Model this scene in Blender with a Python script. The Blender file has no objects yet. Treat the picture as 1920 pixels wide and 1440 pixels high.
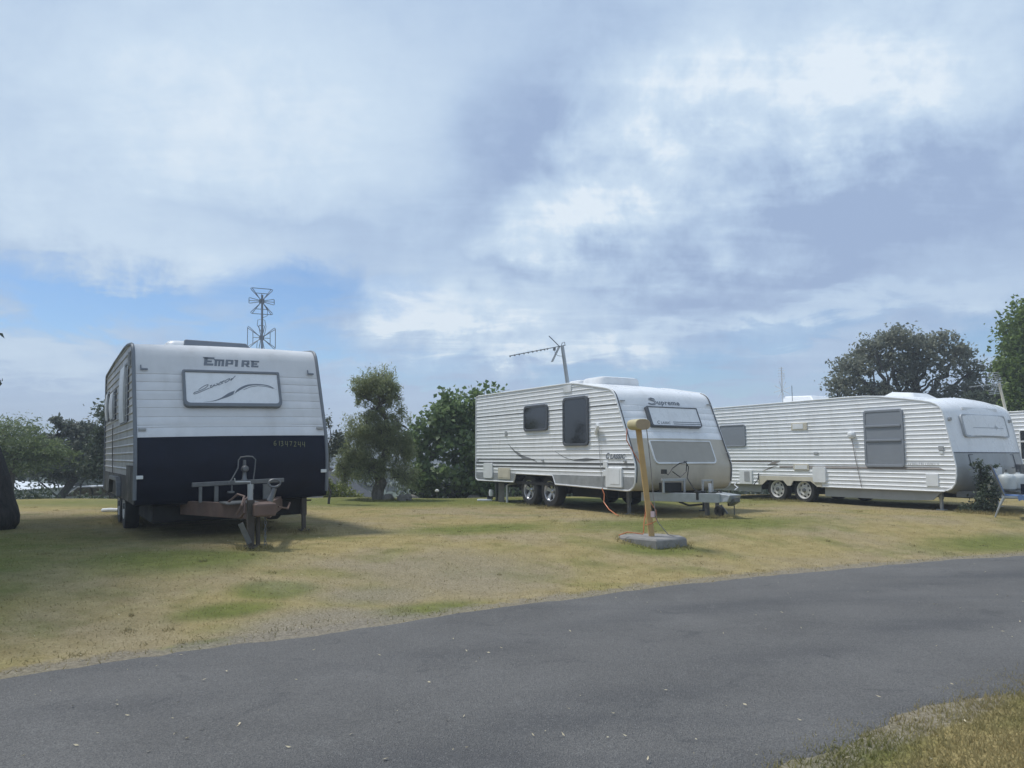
import bpy, bmesh, math, random
import numpy as np
from mathutils import Matrix, Vector, noise as mnoise
R = math.radians
scene = bpy.context.scene
COL = scene.collection
random.seed(7)
RNG = np.random.default_rng(11)

# ------------------------------------------------------------------ materials
def nodes_of(name):
    m = bpy.data.materials.new(name); m.use_nodes = True
    nt = m.node_tree
    return m, nt, nt.nodes['Principled BSDF']
def N(nt, t, **kw):
    n = nt.nodes.new(t)
    for k, v in kw.items(): setattr(n, k, v)
    return n
def L(nt, a, b): nt.links.new(a, b)
def ramp(nt, fac, stops):
    r = N(nt, 'ShaderNodeValToRGB'); L(nt, fac, r.inputs[0])
    e = r.color_ramp.elements
    while len(e) < len(stops): e.new(0.5)
    for el, (p, c) in zip(e, stops):
        el.position = p; el.color = (*c, 1) if len(c) == 3 else c
    return r.outputs[0]
def noise(nt, vec, scale, detail=4, rough=.55, dist=0):
    n = N(nt, 'ShaderNodeTexNoise'); n.inputs['Scale'].default_value = scale
    n.inputs['Detail'].default_value = detail; n.inputs['Roughness'].default_value = rough
    n.inputs['Distortion'].default_value = dist
    if vec is not None: L(nt, vec, n.inputs['Vector'])
    return n.outputs['Fac']
def mixc(nt, fac, a, b, mode='MIX'):
    m = N(nt, 'ShaderNodeMix', data_type='RGBA', blend_type=mode)
    for sock, v in ((m.inputs[0], fac), (m.inputs[6], a), (m.inputs[7], b)):
        if hasattr(v, 'links') or hasattr(v, 'is_linked'): L(nt, v, sock)
        elif isinstance(v, (int, float)): sock.default_value = v
        else: sock.default_value = (*v, 1)
    return m.outputs[2]
def math_(nt, op, a, b=None, c=None, clamp=False):
    m = N(nt, 'ShaderNodeMath', operation=op); m.use_clamp = clamp
    for s, v in zip(m.inputs, (a, b, c)):
        if v is None: continue
        if isinstance(v, (int, float)): s.default_value = v
        else: L(nt, v, s)
    return m.outputs[0]
def maprange(nt, v, a, b, c=0., d=1., smooth=True):
    m = N(nt, 'ShaderNodeMapRange'); m.interpolation_type = 'SMOOTHSTEP' if smooth else 'LINEAR'
    L(nt, v, m.inputs[0])
    for i, x in enumerate((a, b, c, d)): m.inputs[i + 1].default_value = x
    return m.outputs[0]
def bump(nt, h, bsdf, strength=.3, dist=.01):
    b = N(nt, 'ShaderNodeBump'); b.inputs['Strength'].default_value = strength; b.inputs['Distance'].default_value = dist
    L(nt, h, b.inputs['Height']); L(nt, b.outputs[0], bsdf.inputs['Normal'])
MAT = {}
def paint(name, col, rough=.4, metal=0., var=.10, scale=6., dirt=None, bumpy=0., spec=None, grime=.25):
    """painted, moulded or metal surface: base colour with soft uneven weathering"""
    m, nt, b = nodes_of(name)
    tc = N(nt, 'ShaderNodeTexCoord').outputs['Object']
    f = noise(nt, tc, scale, 6, .65)
    lo = tuple(c * (1 - var) for c in col); hi = tuple(min(1, c * (1 + var * .6)) for c in col)
    c = ramp(nt, f, [(.3, lo), (.7, hi)])
    if dirt:
        mp = N(nt, 'ShaderNodeMapping'); mp.inputs['Scale'].default_value = (3, 3, .7); L(nt, tc, mp.inputs[0])
        g = maprange(nt, noise(nt, mp.outputs[0], 1.1, 4, .55), .45, .75, 0, grime)
        c = mixc(nt, g, c, dirt)
    L(nt, c, b.inputs['Base Color'])
    r = maprange(nt, noise(nt, tc, scale * .6, 3), .3, .7, max(.02, rough - .08), min(1, rough + .1))
    L(nt, r, b.inputs['Roughness'])
    b.inputs['Metallic'].default_value = metal
    if spec is not None: b.inputs['Specular IOR Level'].default_value = spec
    if bumpy: bump(nt, noise(nt, tc, scale * 12, 4), b, bumpy, .004)
    MAT[name] = m; return m
DIRT = (.36, .34, .31)
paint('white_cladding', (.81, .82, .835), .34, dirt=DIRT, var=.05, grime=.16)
paint('tree_shaded_cladding', (.40, .387, .372), .38, dirt=(.25, .23, .2), var=.06)  # tree shade on the navy nosed caravan's sides is put into this colour
paint('white_gelcoat', (.80, .81, .82), .3, dirt=DIRT, var=.05, grime=.16)
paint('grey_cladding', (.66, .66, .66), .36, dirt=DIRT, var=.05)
paint('white_plastic', (.76, .77, .775), .4, var=.06, dirt=DIRT)
paint('cream_plastic', (.62, .57, .46), .45, var=.08, dirt=DIRT)
paint('grey_plastic', (.36, .37, .38), .5, var=.08, dirt=DIRT)
paint('silver_trim', (.66, .67, .68), .35, .3, var=.06)
paint('dark_trim', (.085, .092, .105), .4, var=.1)
paint('frame_grey', (.17, .185, .205), .45, var=.08)
paint('sign_grey', (.17, .19, .22), .45, var=.08)
paint('light_decal', (.40, .42, .44), .45, var=.08)
paint('stripe_grey', (.20, .205, .215), .4, var=.12)
paint('stripe_taupe', (.24, .215, .20), .4, var=.12)
paint('navy_panel', (.004, .007, .020), .42, var=.25, spec=.22)
paint('black_panel', (.007, .008, .009), .5, var=.25, dirt=(.03, .028, .025), grime=.3)
paint('underside', (.010, .010, .010), .8, var=.3)
paint('beige_panel', (.50, .452, .37), .42, var=.06, dirt=(.2, .18, .15))
paint('beige_hatch', (.36, .335, .29), .5, var=.06)
paint('grey_panel', (.36, .37, .37), .42, var=.06, dirt=(.2, .19, .17))
paint('screen_grey', (.235, .255, .285), .55, var=.07, scale=3)
paint('tyre_rubber', (.017, .017, .017), .75, var=.3, dirt=(.10, .08, .06), bumpy=.2)
paint('alloy', (.55, .55, .56), .3, .75, var=.1, dirt=(.1, .09, .08))
paint('white_steel', (.66, .64, .60), .4, var=.1, dirt=(.25, .19, .13))
paint('bare_steel', (.16, .165, .165), .5, .5, var=.25, scale=9)
paint('brown_steel', (.075, .062, .05), .65, .2, var=.3, scale=9)
paint('galvanised', (.42, .44, .45), .45, .55, var=.15, scale=10)
paint('dull_steel', (.17, .175, .18), .5, .6, var=.25, scale=9)
paint('rust_primer', (.135, .085, .065), .65, var=.22, scale=7, dirt=(.16, .08, .05), bumpy=.15)
paint('dark_hose', (.02, .02, .02), .55)
paint('orange_cord', (.55, .17, .06), .5)
paint('yellow_chalk', (.27, .28, .14), .9, var=.3, scale=40)
paint('yellow_timber', (.50, .325, .13), .65, var=.16, scale=5, dirt=(.35, .24, .12), bumpy=.3)
paint('yellow_box', (.54, .47, .27), .5, var=.10, dirt=(.30, .23, .14))
paint('tan_endcap', (.38, .29, .18), .6, var=.12)
paint('pink_tag', (.75, .55, .55), .6)
paint('concrete', (.25, .238, .222), .9, var=.22, scale=9, dirt=(.12, .115, .11), bumpy=.5)
paint('blue_cloth', (.10, .17, .33), .85, var=.15, scale=20)
paint('white_line', (.75, .75, .73), .5)
paint('gas_white', (.55, .58, .57), .4, var=.06, dirt=DIRT)
paint('reflector', (.70, .72, .72), .2)
paint('amber', (.5, .22, .04), .3)
paint('pale_wall', (.50, .48, .44), .8, var=.1)
paint('slate_roof', (.05, .052, .056), .9, var=.15)
paint('car_white', (.55, .56, .57), .25)
paint('car_grey', (.19, .20, .215), .25)
paint('rock_grey', (.17, .16, .14), .9, var=.25, scale=5, bumpy=.5)
def glass_dark(name, col, rough):
    m, nt, b = nodes_of(name)
    tc = N(nt, 'ShaderNodeTexCoord').outputs['Object']
    f = noise(nt, tc, 1.6, 3)
    L(nt, ramp(nt, f, [(.3, tuple(c * .7 for c in col)), (.7, tuple(c * 1.3 for c in col))]), b.inputs['Base Color'])
    b.inputs['Roughness'].default_value = rough
    b.inputs['Coat Weight'].default_value = .6
    MAT[name] = m
glass_dark('tinted_acrylic', (.018, .02, .023), .12)
glass_dark('car_glass', (.01, .012, .014), .08)
def checker_plate():
    m, nt, b = nodes_of('checker_plate')
    tc = N(nt, 'ShaderNodeTexCoord').outputs['Object']
    sx = N(nt, 'ShaderNodeSeparateXYZ'); L(nt, tc, sx.inputs[0])
    k = 2 * math.pi / .05
    a = math_(nt, 'SINE', math_(nt, 'MULTIPLY', math_(nt, 'ADD', sx.outputs[0], sx.outputs[2]), k))
    c = math_(nt, 'SINE', math_(nt, 'MULTIPLY', math_(nt, 'SUBTRACT', sx.outputs[0], sx.outputs[2]), k))
    h = math_(nt, 'MAXIMUM', math_(nt, 'POWER', math_(nt, 'ABSOLUTE', a), 6), math_(nt, 'POWER', math_(nt, 'ABSOLUTE', c), 6))
    f = noise(nt, tc, 5, 5)
    L(nt, ramp(nt, f, [(.3, (.34, .35, .36)), (.7, (.50, .51, .52))]), b.inputs['Base Color'])
    b.inputs['Metallic'].default_value = .55; b.inputs['Roughness'].default_value = .42
    bump(nt, h, b, .5, .004)
    MAT['checker_plate'] = m
checker_plate()
def leafmat(name, dark, light, trans=.25, rough=.55):
    m, nt, b = nodes_of(name)
    g = N(nt, 'ShaderNodeNewGeometry').outputs['Random Per Island']
    tc = N(nt, 'ShaderNodeTexCoord').outputs['Object']
    big = noise(nt, tc, 1.3, 3)
    f = math_(nt, 'ADD', math_(nt, 'MULTIPLY', g, .6), math_(nt, 'MULTIPLY', big, .5))
    c = ramp(nt, f, [(.15, dark), (.85, light)])
    L(nt, c, b.inputs['Base Color']); b.inputs['Roughness'].default_value = rough
    t = N(nt, 'ShaderNodeBsdfTranslucent'); L(nt, c, t.inputs[0])
    mx = N(nt, 'ShaderNodeMixShader'); mx.inputs[0].default_value = trans
    L(nt, b.outputs[0], mx.inputs[1]); L(nt, t.outputs[0], mx.inputs[2])
    L(nt, mx.outputs[0], nt.nodes['Material Output'].inputs[0])
    MAT[name] = m
leafmat('leaf_pepper', (.17, .20, .09), (.31, .34, .17), .5)
leafmat('leaf_broad', (.085, .14, .055), (.20, .28, .11), .5)
leafmat('leaf_coastal', (.15, .162, .125), (.27, .285, .215), .6)
leafmat('leaf_bright', (.07, .12, .025), (.18, .25, .06), .4)
leafmat('leaf_dark', (.042, .062, .040), (.105, .135, .08), .35)
leafmat('leaf_grey', (.08, .10, .08), (.17, .19, .145), .4)
leafmat('leaf_feather', (.09, .13, .045), (.21, .26, .11), .4)
leafmat('leaf_lime', (.10, .14, .02), (.26, .29, .06), .3)
leafmat('petal', (.45, .45, .35), (.6, .58, .48))
def barkmat(name, a, b_):
    m, nt, b = nodes_of(name)
    tc = N(nt, 'ShaderNodeTexCoord').outputs['Object']
    mp = N(nt, 'ShaderNodeMapping'); mp.inputs['Scale'].default_value = (9, 9, 1.8); L(nt, tc, mp.inputs[0])
    f = noise(nt, mp.outputs[0], 2, 7, .65, .6)
    L(nt, ramp(nt, f, [(.3, a), (.7, b_)]), b.inputs['Base Color']); b.inputs['Roughness'].default_value = .9
    bump(nt, f, b, .8, .03); MAT[name] = m
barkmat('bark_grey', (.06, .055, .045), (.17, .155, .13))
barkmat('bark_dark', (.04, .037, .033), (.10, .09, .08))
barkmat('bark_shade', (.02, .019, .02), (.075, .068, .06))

# ------------------------------------------------------------------ terrain
EDGE = np.array([(-60, -34), (-20, -8.2), (-8, .95), (-5, 3.4), (-3.16, 4.9), (-2.33, 5.51), (-1.35, 6.23), (-.13, 7.1),
                 (1.58, 8.25), (4.02, 9.57), (7.11, 10.86), (11, 12.2), (18, 14.1), (40, 19), (90, 29)], float)
def smooth_poly(P, n=12):
    out = []
    for i in range(len(P) - 1):
        p0 = P[max(i - 1, 0)]; p1 = P[i]; p2 = P[i + 1]; p3 = P[min(i + 2, len(P) - 1)]
        d = np.linalg.norm(p2 - p1); m1 = (p2 - p0) / (np.linalg.norm(p2 - p0)) * d; m2 = (p3 - p1) / (np.linalg.norm(p3 - p1)) * d
        for k in range(n):
            t = k / n; h = (2*t**3-3*t*t+1, t**3-2*t*t+t, -2*t**3+3*t*t, t**3-t*t)
            out.append(h[0]*p1 + h[1]*m1 + h[2]*p2 + h[3]*m2)
    out.append(P[-1]); return np.array(out)
EDGE = smooth_poly(EDGE, 6)
def sdist(x, y):
    x = np.asarray(x, float); y = np.asarray(y, float)
    best = np.full(x.shape, 1e9); sg = np.ones(x.shape)
    for a, b in zip(EDGE[:-1], EDGE[1:]):
        d = b - a; l2 = d @ d
        t = np.clip(((x - a[0]) * d[0] + (y - a[1]) * d[1]) / l2, 0, 1)
        ex = x - a[0] - t * d[0]; ey = y - a[1] - t * d[1]
        q = np.hypot(ex, ey); m = q < best
        best = np.where(m, q, best); sg = np.where(m, np.sign(d[0] * ey - d[1] * ex), sg)
    return best * sg
def sst(t):
    t = np.clip(t, 0, 1); return t * t * (3 - 2 * t)
ROADW = 3.78
def zt(x, y):
    x = np.asarray(x, float); y = np.asarray(y, float)
    n = sdist(x, y)
    z = -.3 + .3 * sst(n / 3.2) + .04 * sst((-n - ROADW - .1) / .9)
    off = (n > .5) | (n < -ROADW - .3)
    z = z + np.where(off, .018 * np.sin(x * 1.3 + .5 * y) * np.sin(y * 1.1 - .4 * x) * sst((np.abs(n) - .5) / 2), 0)
    e = y - np.interp(x, [-30, -11.5, -4.7, -1.5, 6.6, 30], [18.8, 19.6, 20.3, 20.3, 22, 26])
    z = z - 2.3 * sst(e / 7) - .03 * np.clip(e - 7, 0, 120)
    hill = sst((y - 170) / 320) * (16 + 3.5 * np.sin(x / 70. + 1) + 2.2 * np.sin(x / 27.) + 1.2 * np.sin(x / 11. + y / 40.))
    hill = hill - 5 * sst((y - 600) / 500)
    return z + hill
def zt1(x, y): return float(zt(np.array([x]), np.array([y]))[0])

def grid_coords(lo, hi, step, far):
    f = list(np.arange(lo, hi + 1e-6, step)); s = step; a = f[0]; b = f[-1]; left = []; right = []
    while a > -far: s *= 1.22; a -= s; left.append(a)
    s = step
    while b < far: s *= 1.22; b += s; right.append(b)
    return np.array(left[::-1] + f + right)
def mesh_np(name, V, F, mat, kind=None, smooth=False, parent=None):
    me = bpy.data.meshes.new(name)
    V = np.asarray(V, np.float32); F = np.asarray(F, np.int32)
    me.vertices.add(len(V)); me.vertices.foreach_set('co', V.ravel())
    k = F.shape[1]; me.loops.add(F.size); me.loops.foreach_set('vertex_index', F.ravel())
    me.polygons.add(len(F)); me.polygons.foreach_set('loop_start', np.arange(0, F.size, k, dtype=np.int32))
    me.polygons.foreach_set('loop_total', np.full(len(F), k, np.int32))
    me.update(calc_edges=True); me.validate()
    if smooth: me.polygons.foreach_set('use_smooth', np.ones(len(me.polygons), bool))
    me.materials.append(MAT[mat] if isinstance(mat, str) else mat)
    o = bpy.data.objects.new(name, me); COL.objects.link(o)
    if kind: o['kind'] = kind
    if parent: o.parent = parent
    return o
def tag(o, label, cat, group=None):
    o['label'] = label; o['category'] = cat
    if group: o['group'] = group
    return o

def ground_colour(nt):
    """dry camp-ground turf: straw, worn soil and greener patches, all by place on the ground"""
    pos = N(nt, 'ShaderNodeNewGeometry').outputs['Position']
    def patch(x, y, r1, r2, ang=0, wob=.5):
        mp = N(nt, 'ShaderNodeMapping', vector_type='TEXTURE')
        mp.inputs['Location'].default_value = (x, y, 0); mp.inputs['Rotation'].default_value = (0, 0, R(ang))
        mp.inputs['Scale'].default_value = (r1, r2, 100)
        L(nt, pos, mp.inputs[0])
        v = N(nt, 'ShaderNodeVectorMath', operation='LENGTH'); L(nt, mp.outputs[0], v.inputs[0])
        w = math_(nt, 'ADD', v.outputs['Value'], math_(nt, 'MULTIPLY', math_(nt, 'SUBTRACT', nz, .5), wob * 3))
        return maprange(nt, w, .35, 1.15, 1, 0)
    nz = noise(nt, pos, 1.1, 6, .6)
    n2 = noise(nt, pos, .45, 4, .55)
    n3 = noise(nt, pos, 4.5, 6, .7)
    fine = noise(nt, pos, 60, 3, .7)
    straw = ramp(nt, n3, [(.3, (.275, .213, .088)), (.7, (.415, .332, .155))])
    tan = ramp(nt, n3, [(.3, (.27, .212, .118)), (.7, (.40, .325, .20))])
    green = ramp(nt, n3, [(.3, (.085, .115, .020)), (.7, (.175, .200, .045))])
    c = mixc(nt, maprange(nt, n2, .42, .62), straw, tan)
    olive = math_(nt, 'MULTIPLY', maprange(nt, nz, .47, .68), .5)
    c = mixc(nt, olive, c, green)
    spots = [(-7.2, 7.2, 3.6, 5.2, 0, .5), (-2.4, 6.65, .55, .28, 38, .35), (-2.2, 5.75, .4, .16, 40, .3), (-.85, 6.9, .9, .32, 36, .4), (-2.2, 7.3, .5, .35, 30, .4),
             (7.6, 11.9, 2.2, .7, 22, .4), (-2, 18.8, 14, 2.6, 3, .25), (-3.6, 8.2, 1.3, .9, 30, .4), (3.0, 12.6, 3, 1.1, 20, .5), (-.5, 11.6, 1.6, 1.0, 30, .5),
             (1.55, 3.65, .55, .22, 33, .4), (4.2, 5.0, 1.0, .5, 33, .5), (1.9, 10.3, .9, .45, 10, .4)]
    g = None
    for s in spots:
        p = patch(*s); g = p if g is None else math_(nt, 'MAXIMUM', g, p)
    c = mixc(nt, math_(nt, 'MULTIPLY', g, .92), c, green)
    # worn soil by the road and a gravelly bald patch
    soil = ramp(nt, fine, [(.3, (.19, .162, .122)), (.75, (.36, .315, .24))])
    d = patch(-1.62, 6.35, .62, 1.0, -35, .3)
    d = math_(nt, 'MAXIMUM', d, math_(nt, 'MULTIPLY', patch(-.7, 8.4, 1.9, 1.1, 25, .5), .55))
    d = math_(nt, 'MAXIMUM', d, math_(nt, 'MULTIPLY', patch(-1.3, 7.4, .8, .5, 30, .5), .8))
    c = mixc(nt, d, c, soil)
    c = mixc(nt, math_(nt, 'MULTIPLY', maprange(nt, fine, .62, .42), .38), c, (.15, .125, .06))
    return c, fine, pos, n3
def ground_mats():
    m, nt, b = nodes_of('turf')
    c, fine, pos, n3 = ground_colour(nt)
    at = N(nt, 'ShaderNodeAttribute'); at.attribute_name = 'verge'
    soil = ramp(nt, noise(nt, pos, 45, 4, .7), [(.35, (.12, .105, .085)), (.7, (.34, .30, .235))])
    w = math_(nt, 'ADD', at.outputs['Fac'], math_(nt, 'MULTIPLY', math_(nt, 'SUBTRACT', noise(nt, pos, 3.5, 6, .7), .5), 1.3))
    c = mixc(nt, maprange(nt, w, .35, .75, 0, .8), c, soil)
    sy = N(nt, 'ShaderNodeSeparateXYZ'); L(nt, pos, sy.inputs[0])
    far = ramp(nt, noise(nt, pos, .02, 6, .6), [(.35, (.035, .055, .025)), (.65, (.085, .105, .04))])
    c = mixc(nt, maprange(nt, sy.outputs[1], 20, 30), c, far)
    L(nt, c, b.inputs['Base Color']); b.inputs['Roughness'].default_value = .95; b.inputs['Specular IOR Level'].default_value = .1
    h = math_(nt, 'ADD', fine, math_(nt, 'MULTIPLY', n3, 1.5))
    bump(nt, h, b, .6, .02); MAT['turf'] = m
    m, nt, b = nodes_of('grass_blades')
    c, *_ = ground_colour(nt)
    g = N(nt, 'ShaderNodeNewGeometry').outputs['Random Per Island']
    c = mixc(nt, maprange(nt, g, 0, 1, .1, .6), c, (.42, .37, .19))
    L(nt, c, b.inputs['Base Color']); b.inputs['Roughness'].default_value = .7; b.inputs['Specular IOR Level'].default_value = .15
    t = N(nt, 'ShaderNodeBsdfTranslucent'); L(nt, c, t.inputs[0]); mx = N(nt, 'ShaderNodeMixShader'); mx.inputs[0].default_value = .5
    L(nt, b.outputs[0], mx.inputs[1]); L(nt, t.outputs[0], mx.inputs[2]); L(nt, mx.outputs[0], nt.nodes['Material Output'].inputs[0])
    MAT['grass_blades'] = m
    m, nt, b = nodes_of('asphalt')
    pos = N(nt, 'ShaderNodeNewGeometry').outputs['Position']
    big = noise(nt, pos, .8, 5, .6); mid = noise(nt, pos, 9, 5, .7)
    mp = N(nt, 'ShaderNodeMapping'); mp.inputs['Rotation'].default_value = (0, 0, R(-33)); mp.inputs['Scale'].default_value = (.22, 1.5, 1); L(nt, pos, mp.inputs[0])
    track = noise(nt, mp.outputs[0], 1.1, 4, .5)
    c = ramp(nt, big, [(.3, (.128, .123, .116)), (.7, (.182, .175, .165))])
    ac = N(nt, 'ShaderNodeAttribute'); ac.attribute_name = 'across'
    for t0, wd in ((.33, .11), (.70, .12)):
        dd = math_(nt, 'ABSOLUTE', math_(nt, 'SUBTRACT', math_(nt, 'ADD', ac.outputs['Fac'], math_(nt, 'MULTIPLY', math_(nt, 'SUBTRACT', big, .5), .25)), t0))
        c = mixc(nt, math_(nt, 'MULTIPLY', maprange(nt, dd, 0, wd, .55, 0), maprange(nt, track, .35, .65, .2, 1)), c, (.078, .078, .080))
    c = mixc(nt, maprange(nt, track, .55, .72, 0, .35), c, (.085, .085, .088))
    st2 = noise(nt, pos, 2.6, 6, .7, .8)
    c = mixc(nt, maprange(nt, st2, .56, .70, 0, .55), c, (.075, .075, .076)); c = mixc(nt, maprange(nt, st2, .43, .30, 0, .5), c, (.19, .185, .175))
    c = mixc(nt, maprange(nt, mid, .55, .8, 0, .35), c, (.165, .16, .15))
    vo = N(nt, 'ShaderNodeTexVoronoi'); vo.inputs['Scale'].default_value = 150; L(nt, pos, vo.inputs['Vector'])
    st = N(nt, 'ShaderNodeSeparateColor'); L(nt, vo.outputs['Color'], st.inputs[0])
    c = mixc(nt, maprange(nt, st.outputs[0], 0, 1, .0, .5), c, (.045, .046, .05))
    c = mixc(nt, maprange(nt, st.outputs[1], .94, .98, 0, .38), c, (.27, .265, .25))
    at = N(nt, 'ShaderNodeAttribute'); at.attribute_name = 'verge'
    w = math_(nt, 'ADD', at.outputs['Fac'], math_(nt, 'MULTIPLY', math_(nt, 'SUBTRACT', noise(nt, pos, 6, 6, .7), .5), 1.6))
    c = mixc(nt, maprange(nt, w, .75, 1.2, 0, .55), c, (.19, .175, .145))
    L(nt, c, b.inputs['Base Color']); b.inputs['Roughness'].default_value = .85; b.inputs['Specular IOR Level'].default_value = .3
    bump(nt, math_(nt, 'ADD', vo.outputs['Distance'], math_(nt, 'MULTIPLY', mid, 2.)), b, .8, .008); MAT['asphalt'] = m
ground_mats()
def build_ground():
    xs = grid_coords(-14, 20, .17, 1500); ys = grid_coords(-1, 24, .17, 1500)
    X, Y = np.meshgrid(xs, ys); Z = zt(X, Y)
    n = sdist(X, Y)
    V = np.stack([X, Y, Z], -1).reshape(-1, 3); w, h = len(xs), len(ys)
    i = np.arange(w * h).reshape(h, w)
    F = np.stack([i[:-1, :-1], i[:-1, 1:], i[1:, 1:], i[1:, :-1]], -1).reshape(-1, 4)
    o = mesh_np('ground', V, F, 'turf', 'structure', True)
    a = o.data.attributes.new('verge', 'FLOAT', 'POINT')
    dd = np.where(n > 0, n, -n - ROADW)
    a.data.foreach_set('value', np.clip(1 - dd / np.where(n > 0, .45, .16), 0, 1).astype(np.float32).ravel())
    # road sheet
    P = EDGE; seg = np.diff(P, axis=0); ln = np.hypot(seg[:, 0], seg[:, 1]); s = np.concatenate([[0], np.cumsum(ln)])
    S = np.arange(0, s[-1], .12)
    px = np.interp(S, s, P[:, 0]); py = np.interp(S, s, P[:, 1])
    tx = np.gradient(px, S); ty = np.gradient(py, S); k = np.hypot(tx, ty); tx /= k; ty /= k
    kk = np.ones(25) / 25; tx = np.convolve(np.pad(tx, 12, 'edge'), kk, 'valid'); ty = np.convolve(np.pad(ty, 12, 'edge'), kk, 'valid')
    nx, ny = ty, -tx      # towards the camera side
    def jit(o): return np.array([.10 * mnoise.noise((a * .9, o, 0)) + .06 * mnoise.noise((a * 3.1, o, 5)) + .035 * mnoise.noise((a * 9, o, 9)) for a in S])
    e0 = -.02 + jit(1.3); e1 = ROADW + jit(7.7) * 1.3
    T = np.concatenate([[0, .03, .07, .13], np.linspace(.2, .8, 9), [.87, .93, .97, 1]])
    V = []; W = []
    for t in T:
        d = e0 + (e1 - e0) * t
        x = px + nx * d; y = py + ny * d
        V.append(np.stack([x, y, zt(x, y) + (.012 + .02 * math.sin(math.pi * t) if 0 < t < 1 else -.02)], -1))
        W.append(np.full(len(S), max(0, 1 - min(t / .06, (1 - t) / .02))))
    V = np.concatenate(V); m = len(S); i = np.arange(len(T) * m).reshape(len(T), m)
    F = np.stack([i[:-1, :-1], i[1:, :-1], i[1:, 1:], i[:-1, 1:]], -1).reshape(-1, 4)
    o = mesh_np('road', V, F, 'asphalt', 'structure', True)
    a = o.data.attributes.new('verge', 'FLOAT', 'POINT'); a.data.foreach_set('value', np.concatenate(W).astype(np.float32))
    a = o.data.attributes.new('across', 'FLOAT', 'POINT'); a.data.foreach_set('value', np.repeat(T, m).astype(np.float32))
build_ground()
def build_grass():
    xs, ys, hs, ws = [], [], [], []
    def scatter(n, x0, x1, y0, y1, cond, h0, h1, w0):
        x = RNG.uniform(x0, x1, n); y = RNG.uniform(y0, y1, n); d = sdist(x, y); k = cond(x, y, d, RNG.random(n))
        x, y = x[k], y[k]; xs.append(x); ys.append(y); hs.append(RNG.uniform(h0, h1, len(x))); ws.append(np.full(len(x), w0))
    infr = lambda x, y: np.abs(x) < .72 * y + .6
    scatter(330000, -9, 14, 4, 20.5, lambda x, y, d, r: (d > .08) & infr(x, y) & (r < np.clip(1.25 - y / 20, .25, 1)), .006, .020, .005)
    scatter(30000, -9, 14, 4, 14, lambda x, y, d, r: (d > -.06) & (d < .35) & infr(x, y), .012, .04, .006)
    scatter(170000, .6, 6, 3, 7, lambda x, y, d, r: (d < -ROADW + .26 + .05 * np.sin(x * 5) + .05 * np.sin(x * 17 + y * 9) - .38 * r) & infr(x, y), .010, .042, .004)
    # tufts against things that stand on the turf
    for (tx, ty, rr, n) in [(1.95, 10.75, .50, 500), (-3.0, 9.1, .2, 250), (-3.32, 19.2, .5, 900), (9.1, 14.9, .5, 1200), (-2.95, 11.0, .15, 120)]:
        a = RNG.uniform(0, 6.283, n); q = rr * RNG.uniform(.55, 1.1, n); xs.append(tx + q * np.cos(a)); ys.append(ty + q * np.sin(a))
        hs.append(RNG.uniform(.03, .085, n)); ws.append(np.full(n, .006))
    for k in range(140):
        ty = RNG.uniform(4.5, 19); tx = RNG.uniform(-.68, .68) * ty
        if sdist(np.array([tx]), np.array([ty]))[0] < .15: continue
        n = int(RNG.uniform(14, 45)); a = RNG.uniform(0, 6.283, n); q = RNG.uniform(.02, .11) * np.sqrt(RNG.random(n))
        xs.append(tx + q * np.cos(a)); ys.append(ty + q * np.sin(a)); hs.append(RNG.uniform(.012, .035, n)); ws.append(np.full(n, .005))
    for (tx, ty, n) in [(-6.0, 12.4, 300), (-6.3, 12.9, 300), (.85, 16.3, 400), (.4, 17.1, 400), (2.2, 14.0, 200), (3.7, 13.95, 250), (6.6, 18.4, 400), (6.2, 19.1, 300), (9.1, 15.2, 300), (-2.95, 10.95, 200)]:
        a = RNG.uniform(0, 6.283, n); q = .35 * np.sqrt(RNG.random(n)); xs.append(tx + q * np.cos(a)); ys.append(ty + q * np.sin(a)); hs.append(RNG.uniform(.03, .09, n)); ws.append(np.full(n, .005))
    x = np.concatenate(xs); y = np.concatenate(ys); h = np.concatenate(hs); w = np.concatenate(ws); n = len(x)
    z = zt(x, y) - .004; a = RNG.uniform(0, 6.283, n); lean = RNG.normal(0, .6, (n, 2)) * h[:, None]
    dx, dy = np.cos(a) * w, np.sin(a) * w
    V = np.stack([np.stack([x - dx, y - dy, z], -1), np.stack([x + dx, y + dy, z], -1), np.stack([x + lean[:, 0], y + lean[:, 1], z + h], -1)], 1).reshape(-1, 3)
    mesh_np('short_grass', V, np.arange(3 * n).reshape(-1, 3), 'grass_blades', 'stuff')
    # dry leaves and grass clippings lying about
    paint('dry_leaf', (.50, .43, .29), .8, var=.35, scale=3)
    n = 330
    y = 3.5 + 9 * RNG.random(n) ** 1.3; x = RNG.uniform(-.68, .68, n) * y
    z = zt(x, y) + .035; a = RNG.uniform(0, 6.283, n); l = RNG.uniform(.004, .016, n); w = l * RNG.uniform(.15, .5, n)
    c, s = np.cos(a), np.sin(a); tl = RNG.uniform(0, .012, n)
    V = np.stack([np.stack([x + c * l, y + s * l, z + tl], -1), np.stack([x - s * w, y + c * w, z], -1), np.stack([x - c * l, y - s * l, z], -1), np.stack([x + s * w, y - c * w, z + .004], -1)], 1).reshape(-1, 3)
    mesh_np('leaf_litter', V, np.arange(4 * n).reshape(-1, 4), 'dry_leaf', 'stuff')
build_grass()

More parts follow.
